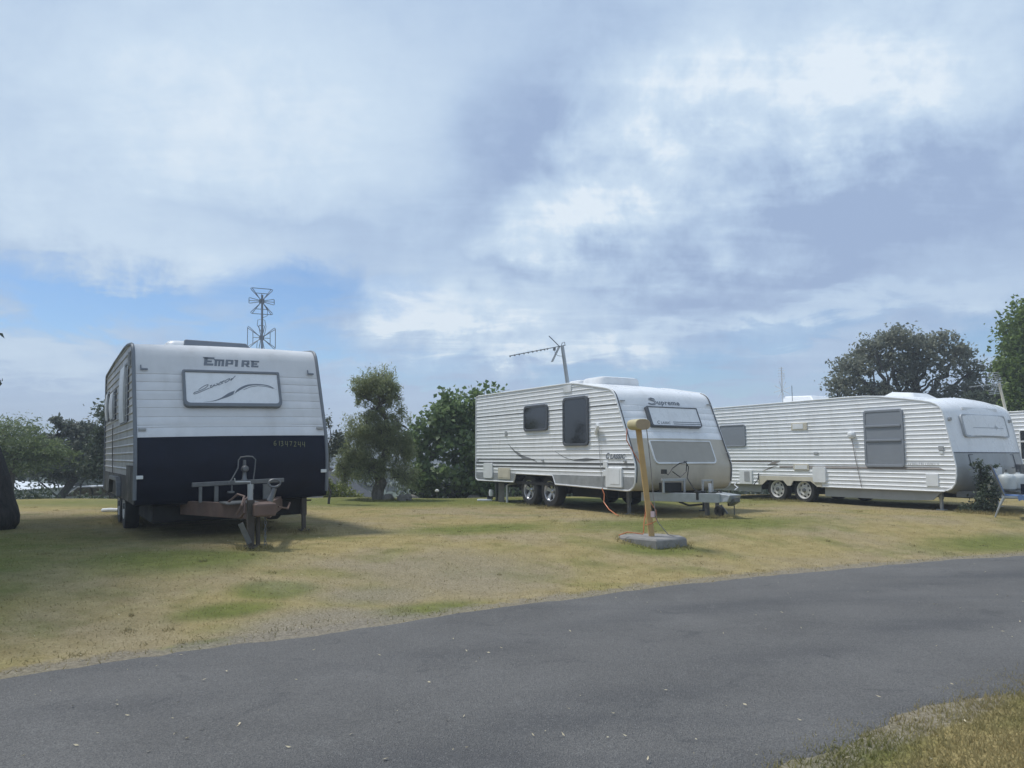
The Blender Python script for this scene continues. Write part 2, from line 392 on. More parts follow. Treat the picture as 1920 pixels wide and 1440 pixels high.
# ------------------------------------------------------------------ mesh builder
class MB:
    def __init__(s): s.v = []; s.f = []
    def add(s, vs, fs):
        o = len(s.v); s.v += [tuple(v) for v in vs]; s.f += [tuple(i + o for i in f) for f in fs]; return s
    def box(s, a, b, M=None):
        x0, y0, z0 = a; x1, y1, z1 = b
        vs = [(x0,y0,z0),(x1,y0,z0),(x1,y1,z0),(x0,y1,z0),(x0,y0,z1),(x1,y0,z1),(x1,y1,z1),(x0,y1,z1)]
        if M: vs = [M @ Vector(v) for v in vs]
        return s.add(vs, [(3,2,1,0),(4,5,6,7),(0,1,5,4),(1,2,6,5),(2,3,7,6),(3,0,4,7)])
    def bar(s, p, q, w, h, up=(0, 0, 1)):
        p, q, up = Vector(p), Vector(q), Vector(up); d = (q - p).normalized()
        sx = d.cross(up)
        if sx.length < 1e-3: sx = d.cross(Vector((0, 1, 0)))
        sx.normalize(); u = sx.cross(d); a = sx * w / 2; b = u * h / 2
        vs = [p-a-b, p+a-b, p+a+b, p-a+b, q-a-b, q+a-b, q+a+b, q-a+b]
        return s.add(vs, [(0,1,2,3),(7,6,5,4),(0,4,5,1),(1,5,6,2),(2,6,7,3),(3,7,4,0)])
    def tube(s, pts, r, seg=8, caps=True, closed=False):
        pts = [Vector(p) for p in pts]; n = len(pts)
        rs = r if isinstance(r, (list, tuple)) else [r] * n
        rings = []; u = None
        for i, p in enumerate(pts):
            if closed: d = pts[(i+1) % n] - pts[i-1]
            else: d = pts[min(i+1, n-1)] - pts[max(i-1, 0)]
            if d.length < 1e-9: d = Vector((0, 0, 1))
            d.normalize()
            if u is None: u = d.orthogonal().normalized()
            u = (u - d * u.dot(d))
            if u.length < 1e-6: u = d.orthogonal()
            u.normalize(); w = d.cross(u)
            rings.append([p + (u * math.cos(6.28319*k/seg) + w * math.sin(6.28319*k/seg)) * rs[i] for k in range(seg)])
        vs = [v for ring in rings for v in ring]; fs = []
        for i in range(n if closed else n - 1):
            a = i * seg; b = ((i + 1) % n) * seg
            for k in range(seg): fs.append((a+k, a+(k+1)%seg, b+(k+1)%seg, b+k))
        if caps and not closed: fs += [tuple(range(seg))[::-1], tuple(range((n-1)*seg, n*seg))]
        return s.add(vs, fs)
    def cyl(s, p, q, r, r2=None, seg=16): return s.tube([p, q], [r, r if r2 is None else r2], seg)
    def prism(s, front, off):
        off = Vector(off); f = [Vector(p) for p in front]; n = len(f)
        vs = f + [p + off for p in f]
        return s.add(vs, [tuple(range(n)), tuple(range(2*n-1, n-1, -1))] + [(i, i+n, (i+1)%n+n, (i+1)%n) for i in range(n)])
    def lathe(s, prof, M=None, seg=24):
        vs = [(r*math.cos(6.28319*k/seg), r*math.sin(6.28319*k/seg), z) for r, z in prof for k in range(seg)]
        if M: vs = [M @ Vector(v) for v in vs]
        return s.add(vs, [(i*seg+k, i*seg+(k+1)%seg, (i+1)*seg+(k+1)%seg, (i+1)*seg+k) for i in range(len(prof)-1) for k in range(seg)])
    def build(s, name, mat, parent=None, smooth=False, bevel=0, norm=True):
        me = bpy.data.meshes.new(name); me.from_pydata(s.v, [], s.f); me.update()
        if norm:
            bm = bmesh.new(); bm.from_mesh(me); bmesh.ops.remove_doubles(bm, verts=bm.verts, dist=1e-5)
            bmesh.ops.recalc_face_normals(bm, faces=bm.faces); bm.to_mesh(me); bm.free()
        me.materials.append(MAT[mat])
        o = bpy.data.objects.new(name, me); COL.objects.link(o)
        if smooth:
            me.polygons.foreach_set('use_smooth', np.ones(len(me.polygons), bool))
            try: me.set_sharp_from_angle(angle=R(38))
            except Exception: pass
        if bevel:
            b = o.modifiers.new('bevel', 'BEVEL'); b.width = bevel; b.segments = 2; b.limit_method = 'ANGLE'; b.angle_limit = R(40)
        if parent: o.parent = parent
        return o
def empty(name, loc, rot=(0, 0, 0)):
    o = bpy.data.objects.new(name, None); o.location = loc; o.rotation_euler = rot; o.empty_display_size = .3; COL.objects.link(o); return o
def rrect(x0, z0, x1, z1, r, seg=5, radii=None):
    rr = radii or (r, r, r, r); out = []
    for (cx, cz, a0), q in zip(((x1, z1, 0), (x0, z1, 90), (x0, z0, 180), (x1, z0, 270)), rr):
        sx = -1 if cx == x1 else 1; sz = -1 if cz == z1 else 1
        if q <= 0: out.append((cx, cz)); continue
        for k in range(seg + 1):
            a = R(a0 + 90 * k / seg); out.append((cx + sx*q + q*math.cos(a), cz + sz*q + q*math.sin(a)))
    return out
def ring_prism(mb, outer, inner, P, off):
    """frame between two matching loops; P maps 2-D to 3-D"""
    o = Vector(off); n = len(outer)
    vs = [Vector(P(*p)) for p in outer] + [Vector(P(*p)) for p in inner]; vs += [v + o for v in vs]
    fs = []
    for i in range(n):
        j = (i + 1) % n
        fs += [(i, j, n+j, n+i), (2*n+i, 3*n+i, 3*n+j, 2*n+j), (i, 2*n+i, 2*n+j, j), (n+i, n+j, 3*n+j, 3*n+i)]
    mb.add(vs, fs)
def text_mb(mb, s, size, place, extrude=.002, shear=0., fat=0., space=1., sx=1.):
    cu = bpy.data.curves.new('t', 'FONT'); cu.body = s; cu.size = size; cu.shear = shear; cu.offset = fat; cu.space_character = space
    cu.resolution_u = 4
    ob = bpy.data.objects.new('t', cu); me = ob.to_mesh()
    vs = [place(v.co.x * sx, v.co.y) for v in me.vertices]; fs = [tuple(p.vertices) for p in me.polygons]
    mb.add(vs, fs)
    w = max((v.co.x for v in me.vertices), default=0) * sx
    ob.to_mesh_clear(); bpy.data.objects.remove(ob); bpy.data.curves.remove(cu)
    return w
def clip_slab(poly, z0, z1):
    def half(P, z, s):
        out = []
        for i in range(len(P)):
            a, b = P[i], P[(i + 1) % len(P)]; da, db = s * (a[1] - z), s * (b[1] - z)
            if da >= 0: out.append(a)
            if da * db < 0: t = da / (da - db); out.append((a[0] + t*(b[0]-a[0]), a[1] + t*(b[1]-a[1])))
        return out
    P = half(poly, z0, 1)
    return half(P, z1, -1) if len(P) > 2 else []
def rib_levels(z0, z1, pitch, depth, phase=0.):
    """lap-and-bead cladding: flat, bead out, bead top"""
    lv = []; k = math.floor((z0 - phase) / pitch) - 1
    while phase + k * pitch < z1 + pitch:
        b = phase + k * pitch
        lv += [(b, 0), (b + pitch*.66, .001), (b + pitch*.78, depth), (b + pitch*.86, depth), (b + pitch*.985, 0)]; k += 1
    return [l for l in lv if z0 - pitch < l[0] < z1 + pitch]
def ribwall(mb, polys, y, sg, lv, extra=0.):
    for poly in polys:
        for (za, oa), (zb, ob) in zip(lv[:-1], lv[1:]):
            if zb - za < 1e-6: continue
            P = clip_slab(poly, za, zb)
            if len(P) < 3: continue
            mb.add([(px, y + sg * (oa + (ob-oa) * (pz-za)/(zb-za) + extra), pz) for px, pz in P], [tuple(range(len(P)))])
def shell(mb, prof, w, crown=0., ny=10, ny_edge=True, y0=None):
    n = len(prof); nor = []
    for i in range(n):
        a = prof[max(i-1, 0)]; b = prof[min(i+1, n-1)]; dx, dz = b[0]-a[0], b[1]-a[1]; l = math.hypot(dx, dz) or 1
        nor.append((dz / l, -dx / l))
    ts = [-1 + 2*k/ny for k in range(ny+1)]
    vs = []
    for (x, z), (nx, nz) in zip(prof, nor):
        for t in ts:
            c = crown * (1 - t*t); vs.append((x + nx*c, t*w, z + nz*c))
    m = ny + 1
    mb.add(vs, [(i*m+k, i*m+k+1, (i+1)*m+k+1, (i+1)*m+k) for i in range(n-1) for k in range(ny)])
def groove(prof, zs, d=.006, h=.006):
    """cut thin horizontal grooves into a front profile running upward"""
    out = [prof[0]]
    for a, b in zip(prof[:-1], prof[1:]):
        for z in sorted(q for q in zs if min(a[1], b[1]) < q < max(a[1], b[1])):
            f = lambda zz: a[0] + (b[0]-a[0]) * (zz-a[1]) / (b[1]-a[1])
            out += [(f(z-h), z-h), (f(z)-d, z), (f(z+h), z+h)]
        out.append(b)
    return out

def van_root(name, P, a, roll, W, label):
    f = Vector((math.sin(a), -math.cos(a), 0)); l = Vector((math.cos(a), math.sin(a), 0)); u = Vector((0, 0, 1))
    l2 = l*math.cos(roll) + u*math.sin(roll); u2 = u*math.cos(roll) - l*math.sin(roll)
    M = Matrix((f, l2, u2)).transposed()
    O = Vector((P[0], P[1], 0)) + l * W / 2
    o = empty(name, O, M.to_euler()); tag(o, label, 'caravan', 'caravans parked on the grass')
    return o
def side_pt(W, off=0.): return lambda x, z: (x, -W/2 - off, z)
def wheel(root, x, y, r, rr, style, w=.19, drop=0.):
    """tyre with rim; outer face towards -y for y<0"""
    sg = -1 if y < 0 else 1
    M = Matrix.Translation((x, y, r + drop)) @ Matrix.Rotation(R(90) * -sg * -1, 4, 'X')   # local z -> outward
    M = Matrix.Translation((x, y, r + drop)) @ Matrix.Rotation(R(90 if sg < 0 else -90), 4, 'X')
    t = MB().lathe([(rr*.98, -w*.45), (rr*1.1, -w*.5), (r*.93, -w*.48), (r*.985, -w*.36), (r, -w*.2), (r, w*.2), (r*.985, w*.36), (r*.93, w*.48), (rr*1.1, w*.5), (rr*.98, w*.44)], M, 32)
    o = t.build('wheel', 'tyre_rubber', root, True)
    rim = MB()
    if style == 'alloy':
        rim.lathe([(rr*1.0, w*.44), (rr*.985, w*.49), (rr*.92, w*.47), (rr*.87, w*.2), (rr*.87, -w*.4)], M, 32)
        rim.lathe([(.001, w*.33), (rr*.16, w*.33), (rr*.22, w*.26), (rr*.22, 0)], M, 20)
        for k in range(5):
            A = M @ Matrix.Rotation(k*2*math.pi/5 + .35, 4, 'Z')
            vs = [(rr*.14, -rr*.13, w*.22), (rr*.14, rr*.13, w*.22), (rr*.9, rr*.23, w*.30), (rr*.9, -rr*.23, w*.30)]
            top = [A @ Vector(v) for v in vs]; rim.prism(top, (A.to_3x3() @ Vector((0, 0, -.03))))
        rim.build('rim', 'alloy', o, True)
        MB().lathe([(.001, -w*.1), (rr*.86, -w*.1)], M, 24).build('brake_disc', 'underside', o)
    else:
        rim.lathe([(rr*1.0, w*.44), (rr*.985, w*.50), (rr*.90, w*.48), (rr*.86, w*.28), (rr*.80, w*.22), (rr*.64, w*.34), (rr*.50, w*.38), (rr*.36, w*.30), (rr*.30, w*.42), (.001, w*.44)], M, 32)
        rim.build('rim', 'white_steel', o, True)
        hb = MB()
        for k in range(8):
            A = M @ Matrix.Rotation(k*math.pi/4, 4, 'Z')
            hb.prism([A @ Vector(v) for v in [(rr*.62, -rr*.10, w*.365), (rr*.78, -rr*.12, w*.27), (rr*.78, rr*.12, w*.27), (rr*.62, rr*.10, w*.365)]], A.to_3x3() @ Vector((0, 0, .006)))
        hb.build('rim_hole', 'underside', o)
        MB().lathe([(rr*.24, w*.40), (rr*.22, w*.55), (.001, w*.57)], M, 16).build('hub_cap', 'dull_steel', o, True)
    return o
def stab_leg(root, x, y, zt_, zb, mat='dull_steel'):
    m = MB().bar((x, y, zt_), (x, y, zb+.22), .07, .07, (1, 0, 0)); m.bar((x, y, zb+.3), (x, y, zb+.02), .052, .052, (1, 0, 0))
    m.box((x-.08, y-.07, zb), (x+.08, y+.07, zb+.02)); m.bar((x, y-.03, zb+.42), (x, y+.11, zb+.42), .02, .02)
    return m.build('stabiliser_leg', mat, root, bevel=.004)
def hatch_box(root, W, x0, z0, x1, z1, mat, depth=.03, name='service_hatch', r=.02, inset=None, imat=None, iname='grille'):
    m = MB().prism([side_pt(W, depth)(*p) for p in rrect(x0, z0, x1, z1, r)], (0, depth, 0))
    o = m.build(name, mat, root, bevel=.005)
    if inset:
        a, b, c, d = inset
        g = MB().prism([side_pt(W, depth+.006)(*p) for p in rrect(a, b, c, d, .01)], (0, .006, 0)); g.build(iname, imat, o)
    return o
def window(root, W, x0, z0, x1, z1, frame_mat, pane_mat, r=.07, fw=.035, depth=.035, bars=(), barmat=None):
    P = side_pt(W, depth); m = MB()
    out = rrect(x0, z0, x1, z1, r, 6); inn = rrect(x0+fw, z0+fw, x1-fw, z1-fw, max(r-fw*.5, .02), 6)
    ring_prism(m, out, inn, P, (0, depth, 0)); o = m.build('window', frame_mat, root, True, bevel=.006)
    MB().prism([side_pt(W, depth-.010)(*p) for p in rrect(x0+fw-.004, z0+fw-.004, x1-fw+.004, z1-fw+.004, max(r-fw*.5, .02), 6)], (0, .02, 0)).build('pane', pane_mat, o)
    for z in bars:
        b = MB(); b.bar((x0+fw, -W/2-depth-.004, z), (x1-fw, -W/2-depth-.004, z), .022, .045); b.build('blind_bar', barmat or frame_mat, o, bevel=.006)
    return o
def marker(root, x, y, z, sx, sy, sz, mat='grey_plastic', name='marker_light'):
    return MB().box((x-sx/2, y-sy/2, z-sz/2), (x+sx/2, y+sy/2, z+sz/2)).build(name, mat, root, bevel=.004)
def ribbon(mb, pts, w, place):
    """pen stroke in 2-D"""
    P = [Vector(p) for p in pts]
    for i in range(len(P)-1):
        d = P[i+1] - P[i]
        if d.length < 1e-6: continue
        d.normalize(); n = Vector((-d.y, d.x)) * w / 2; e = d * w * .4
        a, b = P[i] - e, P[i+1] + e
        mb.add([place(*(a+n)), place(*(a-n)), place(*(b-n)), place(*(b+n))], [(0, 1, 2, 3)])
def front_plane(x0, k, off):
    n = Vector((1, 0, -k)).normalized()
    return lambda y, z, o=0.: Vector((x0 + k*z, y, z)) + n * (off + o)

# ------------------------------------------------------------------ caravan 1: navy nosed, facing the camera
def caravan_one():
    W = 2.45; root = van_root('caravan', (-4.73, 9.77), .547, .0267, W, 'caravan with navy black lower front, EMPIRE lettering and a rusty drawbar')
    kf = -.4; x0 = .534; LN = 5.36
    front_lo = [(-.10, .47), (-.03, .485), (.015, .55), (.035, .75), (.045, .93), (.05, 1.00), (.02, 1.20), (.0, 1.335)]
    front_up = [(0, 1.335)] + [(x0 + kf*z, z) for z in (1.5, 1.7, 1.9, 2.1, 2.3)] + [(-.435, 2.42), (-.475, 2.50), (-.53, 2.56), (-.61, 2.60), (-.72, 2.62)]
    roof = [(-.72, 2.62), (-1.2, 2.665), (-1.7, 2.68), (-3.5, 2.655), (-5.2, 2.60), (-5.30, 2.58), (-5.345, 2.53), (-LN, 2.45)]
    rear = [(-LN, 2.45), (-LN, 1.5), (-LN, .5)]
    m = MB(); shell(m, front_lo, W/2-.004, .02); m.build('front_panel', 'navy_panel', root, True)['label'] = 'dark navy lower front panel'
    gz = [1.46, 1.49, 1.60, 1.72, 1.83, 1.95, 2.07, 2.18]
    m = MB(); shell(m, groove(front_up, gz), W/2-.004, .02); m.build('front_wall', 'grey_cladding', root, True)
    m = MB(); shell(m, roof, W/2-.004, .02); m.build('roof', 'white_gelcoat', root, True)
    m = MB(); shell(m, rear, W/2-.004, 0); m.build('rear_wall', 'white_cladding', root, True)
    out = [(-LN, .84)] + [(-1.08, .84)] + [(-1.08, .98), (.046, .98), (.02, 1.20)] + front_up + roof[1:]
    low = [(-LN, .84), (-1.08, .84), (-1.08, .98), (-LN, .98)]
    up = [(-LN, .98), (.046, .98), (.02, 1.20)] + front_up + roof[1:]
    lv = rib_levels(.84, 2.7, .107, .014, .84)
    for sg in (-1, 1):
        m = MB(); ribwall(m, [low, up], sg * (W/2), sg, lv); m.build('side_wall', 'tree_shaded_cladding', root, norm=False)
        m = MB(); m.prism([(x, sg*(W/2+.012), z) for x, z in [(-LN, .5), (-.5, .5), (-.03, .485), (.015, .55), (.045, .93), (.046, .978), (-1.08, .978), (-1.08, .838), (-LN, .838)]], (0, -sg*.012, 0))
        m.build('side_skirt', 'black_panel', root)
        full = front_lo[2:] + front_up[1:] + roof[1:] + [(-LN, .5)]
        m = MB(); m.tube([(x, sg*(W/2+.006), z) for x, z in full], .024, 8); m.build('trim', 'frame_grey', root, True)
    MB().box((-LN+.02, -W/2+.02, .47), (-.08, W/2-.02, .52)).build('floor', 'underside', root)
    # chassis
    ch = MB()
    for s in (-1, 1): ch.box((-LN+.1, s*.55-.03, .36), (-.1, s*.55+.03, .469))
    for x in (-1., -2.3, -3.15, -4.4): ch.box((x-.03, -.52, .37), (x+.03, .52, .46))
    ch.box((-1.9, -.45, .25), (-.7, .45, .36))
    ch.build('chassis', 'underside', root)
    for x in (-2.31, -3.15):
        for s in (-1, 1): wheel(root, x, s*1.06, .35, .19, 'steel', .2)
    for x in (-.14, -4.55):
        for s in (-1, 1):
            if not (x > -1 and s < 0): stab_leg(root, x, s*.95, .47, .0, 'brown_steel')
    for x_, w_ in ((-1.05, .8), (-4.3, .7)): MB().box((x_-w_, -1.0, .22), (x_+w_, 1.0, .469)).build('underbody_light_block', 'underside', root, bevel=.03)  # boxes added to stop light passing under the van and darken the ground
    P = side_pt(W, 0)
    # side windows, each with a domed white cover over its rear part
    for (xa, xb, xs, za, zb) in ((-2.16, -1.02, -1.40, 1.56, 2.42), (-4.1, -3.1, -3.42, 1.70, 2.19), (-5.1, -4.5, -4.7, 1.72, 2.25)):
        o = window(root, W, xa, za, xb, zb, 'dark_trim', 'tinted_acrylic', .05, .04, .02)
        s = MB(); n = 10; fr = []
        for i in range(n+1):
            t = i / n; z = zb - .02 - (zb-za-.05)*t; y = -W/2 - .028 - .018*math.sin(math.pi*min(1, t))
            q = .05*math.sin(math.pi*t)
            fr += [(xa+.02, y, z), (xs-.03+q, y, z)]
        bk = [(x, -W/2-.012, z) for x, y, z in fr]; k = len(fr); fs = []
        for i in range(n):
            a = 2*i; fs += [(a, a+1, a+3, a+2), (k+a, k+a+2, k+a+3, k+a+1), (a, a+2, k+a+2, k+a), (a+1, k+a+1, k+a+3, a+3)]
        fs += [(0, k, k+1, 1), (2*n, 2*n+1, k+2*n+1, k+2*n)]
        s.add(fr+bk, fs); s.build('window_cover', 'white_plastic', o, True)
    o = MB().tube([(-3.3, -W/2-.03, 1.62), (-3.36, -W/2-.03, 1.5), (-3.36, -W/2-.02, .84)], .006, 5).build('cable', 'dark_hose', root)
    marker(root, -.85, -W/2-.02, 2.42, .06, .03, .2, 'grey_plastic', 'awning_bracket')
    MB().prism([side_pt(W, .07)(*p) for p in [(-1.85, .52), (-1.9, .72), (-2.05, .80), (-3.35, .80), (-3.5, .72), (-3.55, .52), (-3.48, .52), (-3.4, .68), (-3.3, .74), (-2.1, .74), (-1.98, .68), (-1.92, .52)]], (0, .06, 0)).build('wheel_arch', 'dull_steel', root, bevel=.006)
    # front window cover with frame and artwork
    FP = front_plane(x0, kf, .02)
    outer = rrect(-.65, 1.715, .64, 2.225, .05, 5, (.02, .02, .07, .07)); inner = rrect(-.615, 1.765, .605, 2.19, .03, 5, (.01, .01, .05, .05))
    nrm = Vector((1, 0, -kf)).normalized()
    m = MB(); ring_prism(m, outer, inner, lambda y, z: FP(y, z, .06), -nrm*.07); w = m.build('window', 'frame_grey', root, True, bevel=.006)
    MB().prism([FP(y, z, .045) for y, z in rrect(-.62, 1.76, .61, 2.195, .03, 5, (.01, .01, .05, .05))], -nrm*.04).build('cover', 'white_gelcoat', w)
    art = MB(); pl = lambda y, z: FP(y, z, .0475)
    ST = [[(-0.453, 1.949), (-0.407, 1.984), (-0.36, 2.013), (-0.331, 2.021), (-0.335, 2.003), (-0.369, 1.971), (-0.415, 1.946), (-0.467, 1.924), (-0.506, 1.909), (-0.522, 1.895), (-0.513, 1.885), (-0.475, 1.899), (-0.436, 1.917), (-0.37, 1.948), (-.318, 1.972)],
        [(-0.306, 2.004), (-0.286, 2.014), (-0.304, 1.983), (-0.300, 1.976), (-0.275, 1.992), (-0.250, 2.026), (-0.261, 2.001), (-0.238, 2.011)],
        [(-0.223, 2.034), (-0.21, 2.038), (-0.198, 2.021), (-0.185, 2.018)], [(-0.163, 2.064), (-0.19, 2.038), (-0.218, 2.017), (-0.235, 2.009)],
        [(-0.178, 2.028), (-0.138, 2.047), (-0.163, 2.057), (-0.119, 2.083), (-0.136, 2.065)],
        [(-0.11, 2.058), (-0.109, 2.076), (-0.074, 2.102), (-0.044, 2.114), (-0.048, 2.096), (-0.077, 2.07), (-0.104, 2.055), (-0.11, 2.065)],
        [(-0.032, 2.096), (-0.013, 2.118), (-0.029, 2.087), (-0.0, 2.118), (0.032, 2.152)]]
    for st in ST: ribbon(art, st, .009, pl)
    def band(a, b):
        n = 24
        def res(p, t):
            q = t*(len(p)-1); i = min(int(q), len(p)-2); f = q-i
            g = lambda j: Vector(p[max(0, min(len(p)-1, j))])
            p0, p1, p2, p3 = g(i-1), g(i), g(i+1), g(i+2)
            return .5*((2*p1) + (p2-p0)*f + (2*p0-5*p1+4*p2-p3)*f*f + (3*p1-p0-3*p2+p3)*f**3)
        for i in range(n):
            A, B, C, D = res(a, i/n), res(a, (i+1)/n), res(b, (i+1)/n), res(b, i/n)
            art.add([pl(*A), pl(*B), pl(*C), pl(*D)], [(0, 1, 2, 3)])
    band([(-.399, 1.779), (-.284, 1.796), (-.178, 1.837), (-.082, 1.902), (.012, 1.945)], [(-.399, 1.777), (-.258, 1.793), (-.152, 1.828), (-.072, 1.858), (-.01, 1.89)])
    band([(.0, 1.89), (.041, 1.954), (.125, 2.009), (.215, 2.037), (.332, 2.045), (.435, 2.036), (.509, 2.012), (.578, 1.964)], [(.0, 1.895), (.031, 1.918), (.123, 1.975), (.220, 2.016), (.331, 2.030), (.434, 2.023), (.534, 1.990), (.578, 1.962)])
    ribbon(art, [(.131, 1.959), (.226, 2.001), (.33, 2.019), (.433, 2.012), (.535, 1.985)], .007, pl)
    art.build('lettering', 'sign_grey', w, norm=False)
    # badge over the window: blocky slanted capitals
    bd = MB()
    def glyph(rects, y, z, h):
        for q in rects: bd.prism([FPb(y + (u*1.27 + .16*v)*h, z + v*h) for u, v in q], nb*-.006)
    nb = nrm; FPb = lambda y, z: FP(y, z, .004)
    g = {'E': [[(0,0),(.27,0),(.27,1),(0,1)], [(.27,0),(.82,0),(.82,.24),(.27,.24)], [(.27,.40),(.66,.40),(.66,.60),(.27,.60)], [(-.14,1),(0,.78),(.86,.78),(.86,1)]],
         'M': [[(0,0),(.27,0),(.27,.86),(0,.86)], [(.40,0),(.62,0),(.62,.80),(.40,.80)], [(.76,0),(1.03,0),(1.03,.86),(.76,.86)], [(-.12,1),(0,.78),(1.03,.78),(1.03,1)]],
         'P': [[(0,0),(.28,0),(.28,1),(0,1)], [(.28,.78),(.85,.78),(.85,1),(.28,1)], [(.58,.36),(.85,.36),(.85,.78),(.58,.78)], [(.28,.30),(.85,.30),(.80,.48),(.28,.48)]],
         'I': [[(0,0),(.30,0),(.30,1),(0,1)], [(-.14,1),(0,.80),(.30,.80),(.30,1)]],
         'R': [[(0,0),(.28,0),(.28,1),(0,1)], [(.28,.78),(.86,.78),(.86,1),(.28,1)], [(.60,.40),(.86,.40),(.86,.78),(.60,.78)], [(.28,.36),(.86,.36),(.80,.52),(.28,.52)], [(.42,.38),(.66,.38),(.95,0),(.62,0)]]}
    y = -.362
    for c, h, dz in (('E', .118, 0), ('M', .096, -.004), ('P', .096, -.004), ('I', .096, -.004), ('R', .096, -.004), ('E', .096, -.004)):
        glyph(g[c], y, 2.318 + dz, h); y += {'E': .125 if h > .1 else .1, 'M': .132, 'P': .118, 'I': .075, 'R': .122}[c] + .012
    bd.build('lettering', 'sign_grey', root, norm=False)
    # chalked number on the navy panel
    nm = MB(); D = {'6': [[(.7,1),(.25,.75),(.1,.35),(.2,.05),(.6,0),(.8,.25),(.6,.5),(.2,.4)]], '1': [[(.4,1),(.45,0)]],
         '3': [[(.1,.9),(.6,1),(.7,.75),(.35,.55),(.75,.35),(.65,.05),(.1,-.1)]], '4': [[(.15,1),(.1,.35),(.75,.3)], [(.75,1),(.75,-.15)]],
         '7': [[(.1,.95),(.8,1),(.4,.1)]], '2': [[(.1,.85),(.5,1),(.75,.8),(.3,.1),(.1,-.05),(.8,-.02)]]}
    y = .475
    for i, c in enumerate('61347244'):
        for st in D[c]: ribbon(nm, [(y + u*.046, 1.205 + v*.062 - i*.003) for u, v in st], .0055, lambda a, b: (.0445 + .02*(1-(a/1.22)**2) + .01 - .1*(b-1.2), a, b))
        y += .036 if c == '1' else .06
    nm.build('painted_number', 'yellow_chalk', root, norm=False)
    for s in (-1, 1):
        MB().box((.04, s*1.18-.04, .81), (.062, s*1.18+.04, .855)).build('reflector', 'reflector', root, bevel=.004)
        m = MB().box((-.045, s*1.15-.045, 1.42), (-.015, s*1.15+.045, 1.455)); m.build('marker_light', 'grey_plastic', root, bevel=.004)
        m = MB(); y0_ = s*1.11; m.prism([FP(y0_+a, b, .012) for a, b in [(-.045, 2.225), (.045, 2.225), (.045, 2.245), (-.03, 2.245), (-.03, 2.29), (-.045, 2.29)]], -nrm*.012); m.build('grab_handle', 'sign_grey', root)
    # roof hatch
    h = MB(); base = rrect(-2.3, -.75, -1.1, .28, .12, 5)
    zb_ = 2.66; vs = [(x, y, zb_) for x, y in base] + [(-1.7+(x+1.7)*.96, -.235+(y+.235)*.98, zb_+.06) for x, y in base] + [(-1.7+(x+1.7)*.86, -.235+(y+.235)*.9, zb_+.10) for x, y in base]
    n = len(base); h.add(vs, [(i, (i+1)%n, n+(i+1)%n, n+i) for i in range(n)] + [(n+i, n+(i+1)%n, 2*n+(i+1)%n, 2*n+i) for i in range(n)] + [tuple(range(2*n, 3*n))])
    h.build('roof_hatch', 'white_plastic', root, True)
    hb = MB(); hb.prism([(-1.07, -.52, 2.68), (-1.07, .42, 2.68), (-1.10, .36, 2.755), (-1.10, -.50, 2.775)], (-.35, 0, 0)); hb.build('roof_vent', 'sign_grey', root, bevel=.015)
    # drawbar
    d = MB()
    for s in (-1, 1): d.bar((-.2, s*.64, .415), (1.32, s*.09, .415), .06, .18)
    d.bar((.35, -.42, .43), (.35, .42, .43), .05, .12)
    d.build('drawbar', 'rust_primer', root, bevel=.006)
    c = MB(); c.box((1.22, -.12, .37), (1.62, .12, .52)); c.build('coupling', 'rust_primer', root, bevel=.02)
    pl_ = MB().box((.75, -.36, .506), (1.25, .02, .52)); pl_.build('step_plate', 'bare_steel', root)
    b = MB().box((.34, -.24, .30), (.44, -.10, .36)); 
    jw = MB(); jw.bar((1.42, -.13, .56), (1.42, -.13, .03), .075, .085, (1, 0, 0)); jw.bar((1.40, -.04, .44), (1.40, -.04, .02), .045, .05, (1, 0, 0))
    jw.box((1.34, -.2, .0), (1.5, -.06, .03)); jw.build('jockey_stand', 'brown_steel', root, bevel=.006)
    MB().bar((1.5, -.26, .30), (1.47, -.15, .06), .06, .012, (1, 0, 0)).build('foot_plate', 'bare_steel', root)
    t = MB().cyl((1.40, -.13, .56), (1.40, -.13, .74), .032, seg=14); t.tube([(1.40, -.13, .74), (1.40, -.13, .77), (1.40, -.3, .775), (1.40, -.31, .82)], .008, 6); t.build('jockey_winder', 'galvanised', root, True)
    hk = MB(); hk.tube([(1.38, .10, .53), (1.38, .14, .62), (1.38, .155, .68)], [.04, .028, .03], 10); hk.tube([(1.38, .155+.07*math.cos(a), .74+.045*math.sin(a)) for a in [k*.5236 for k in range(12)]], .013, 6, closed=True)
    hk.build('hitch_handle', 'dull_steel', root, True)
    cb = MB(); cb.tube([(1.0, -.3, .52), (1.15, -.22, .62), (1.32, -.18, .60), (1.5, -.25, .5), (1.45, -.3, .40)], .014, 6); cb.tube([(.95, -.1, .53), (1.2, -.06, .62), (1.42, -.2, .56), (1.5, -.22, .42), (1.4, -.24, .36)], .014, 6); cb.tube([(1.0, .3, .43), (.7, .5, .38), (.5, .58, .44)], .012, 6)
    cb.build('cable', 'rust_primer', root, True)
    cn = MB()
    for k in range(9):
        z = .36 - k*.038; a = k % 2
        cn.tube([(1.50 + (.012 if a else 0)*math.cos(q), .02 + (0 if a else .012)*math.cos(q), z + .024*math.sin(q)) for q in [j*.785 for j in range(8)]], .005, 5, closed=True)
    cn.build('safety_chain', 'dull_steel', root, True)
    rk = MB(); rk.bar((.42, -.62, .725), (.42, .52, .74), .05, .055)
    for y, w_ in ((-.52, .04), (-.33, .05), (.30, .10)): rk.bar((.42, y, .50), (.42, y, .70), .03, w_, (0, 1, 0))
    rk.bar((.42, -.14, .62), (.42, -.14, .70), .02, .02, (0, 1, 0)); rk.box((.36, -.19, .60), (.44, -.11, .625))
    rk.build('storage_rack', 'bare_steel', root, bevel=.006)
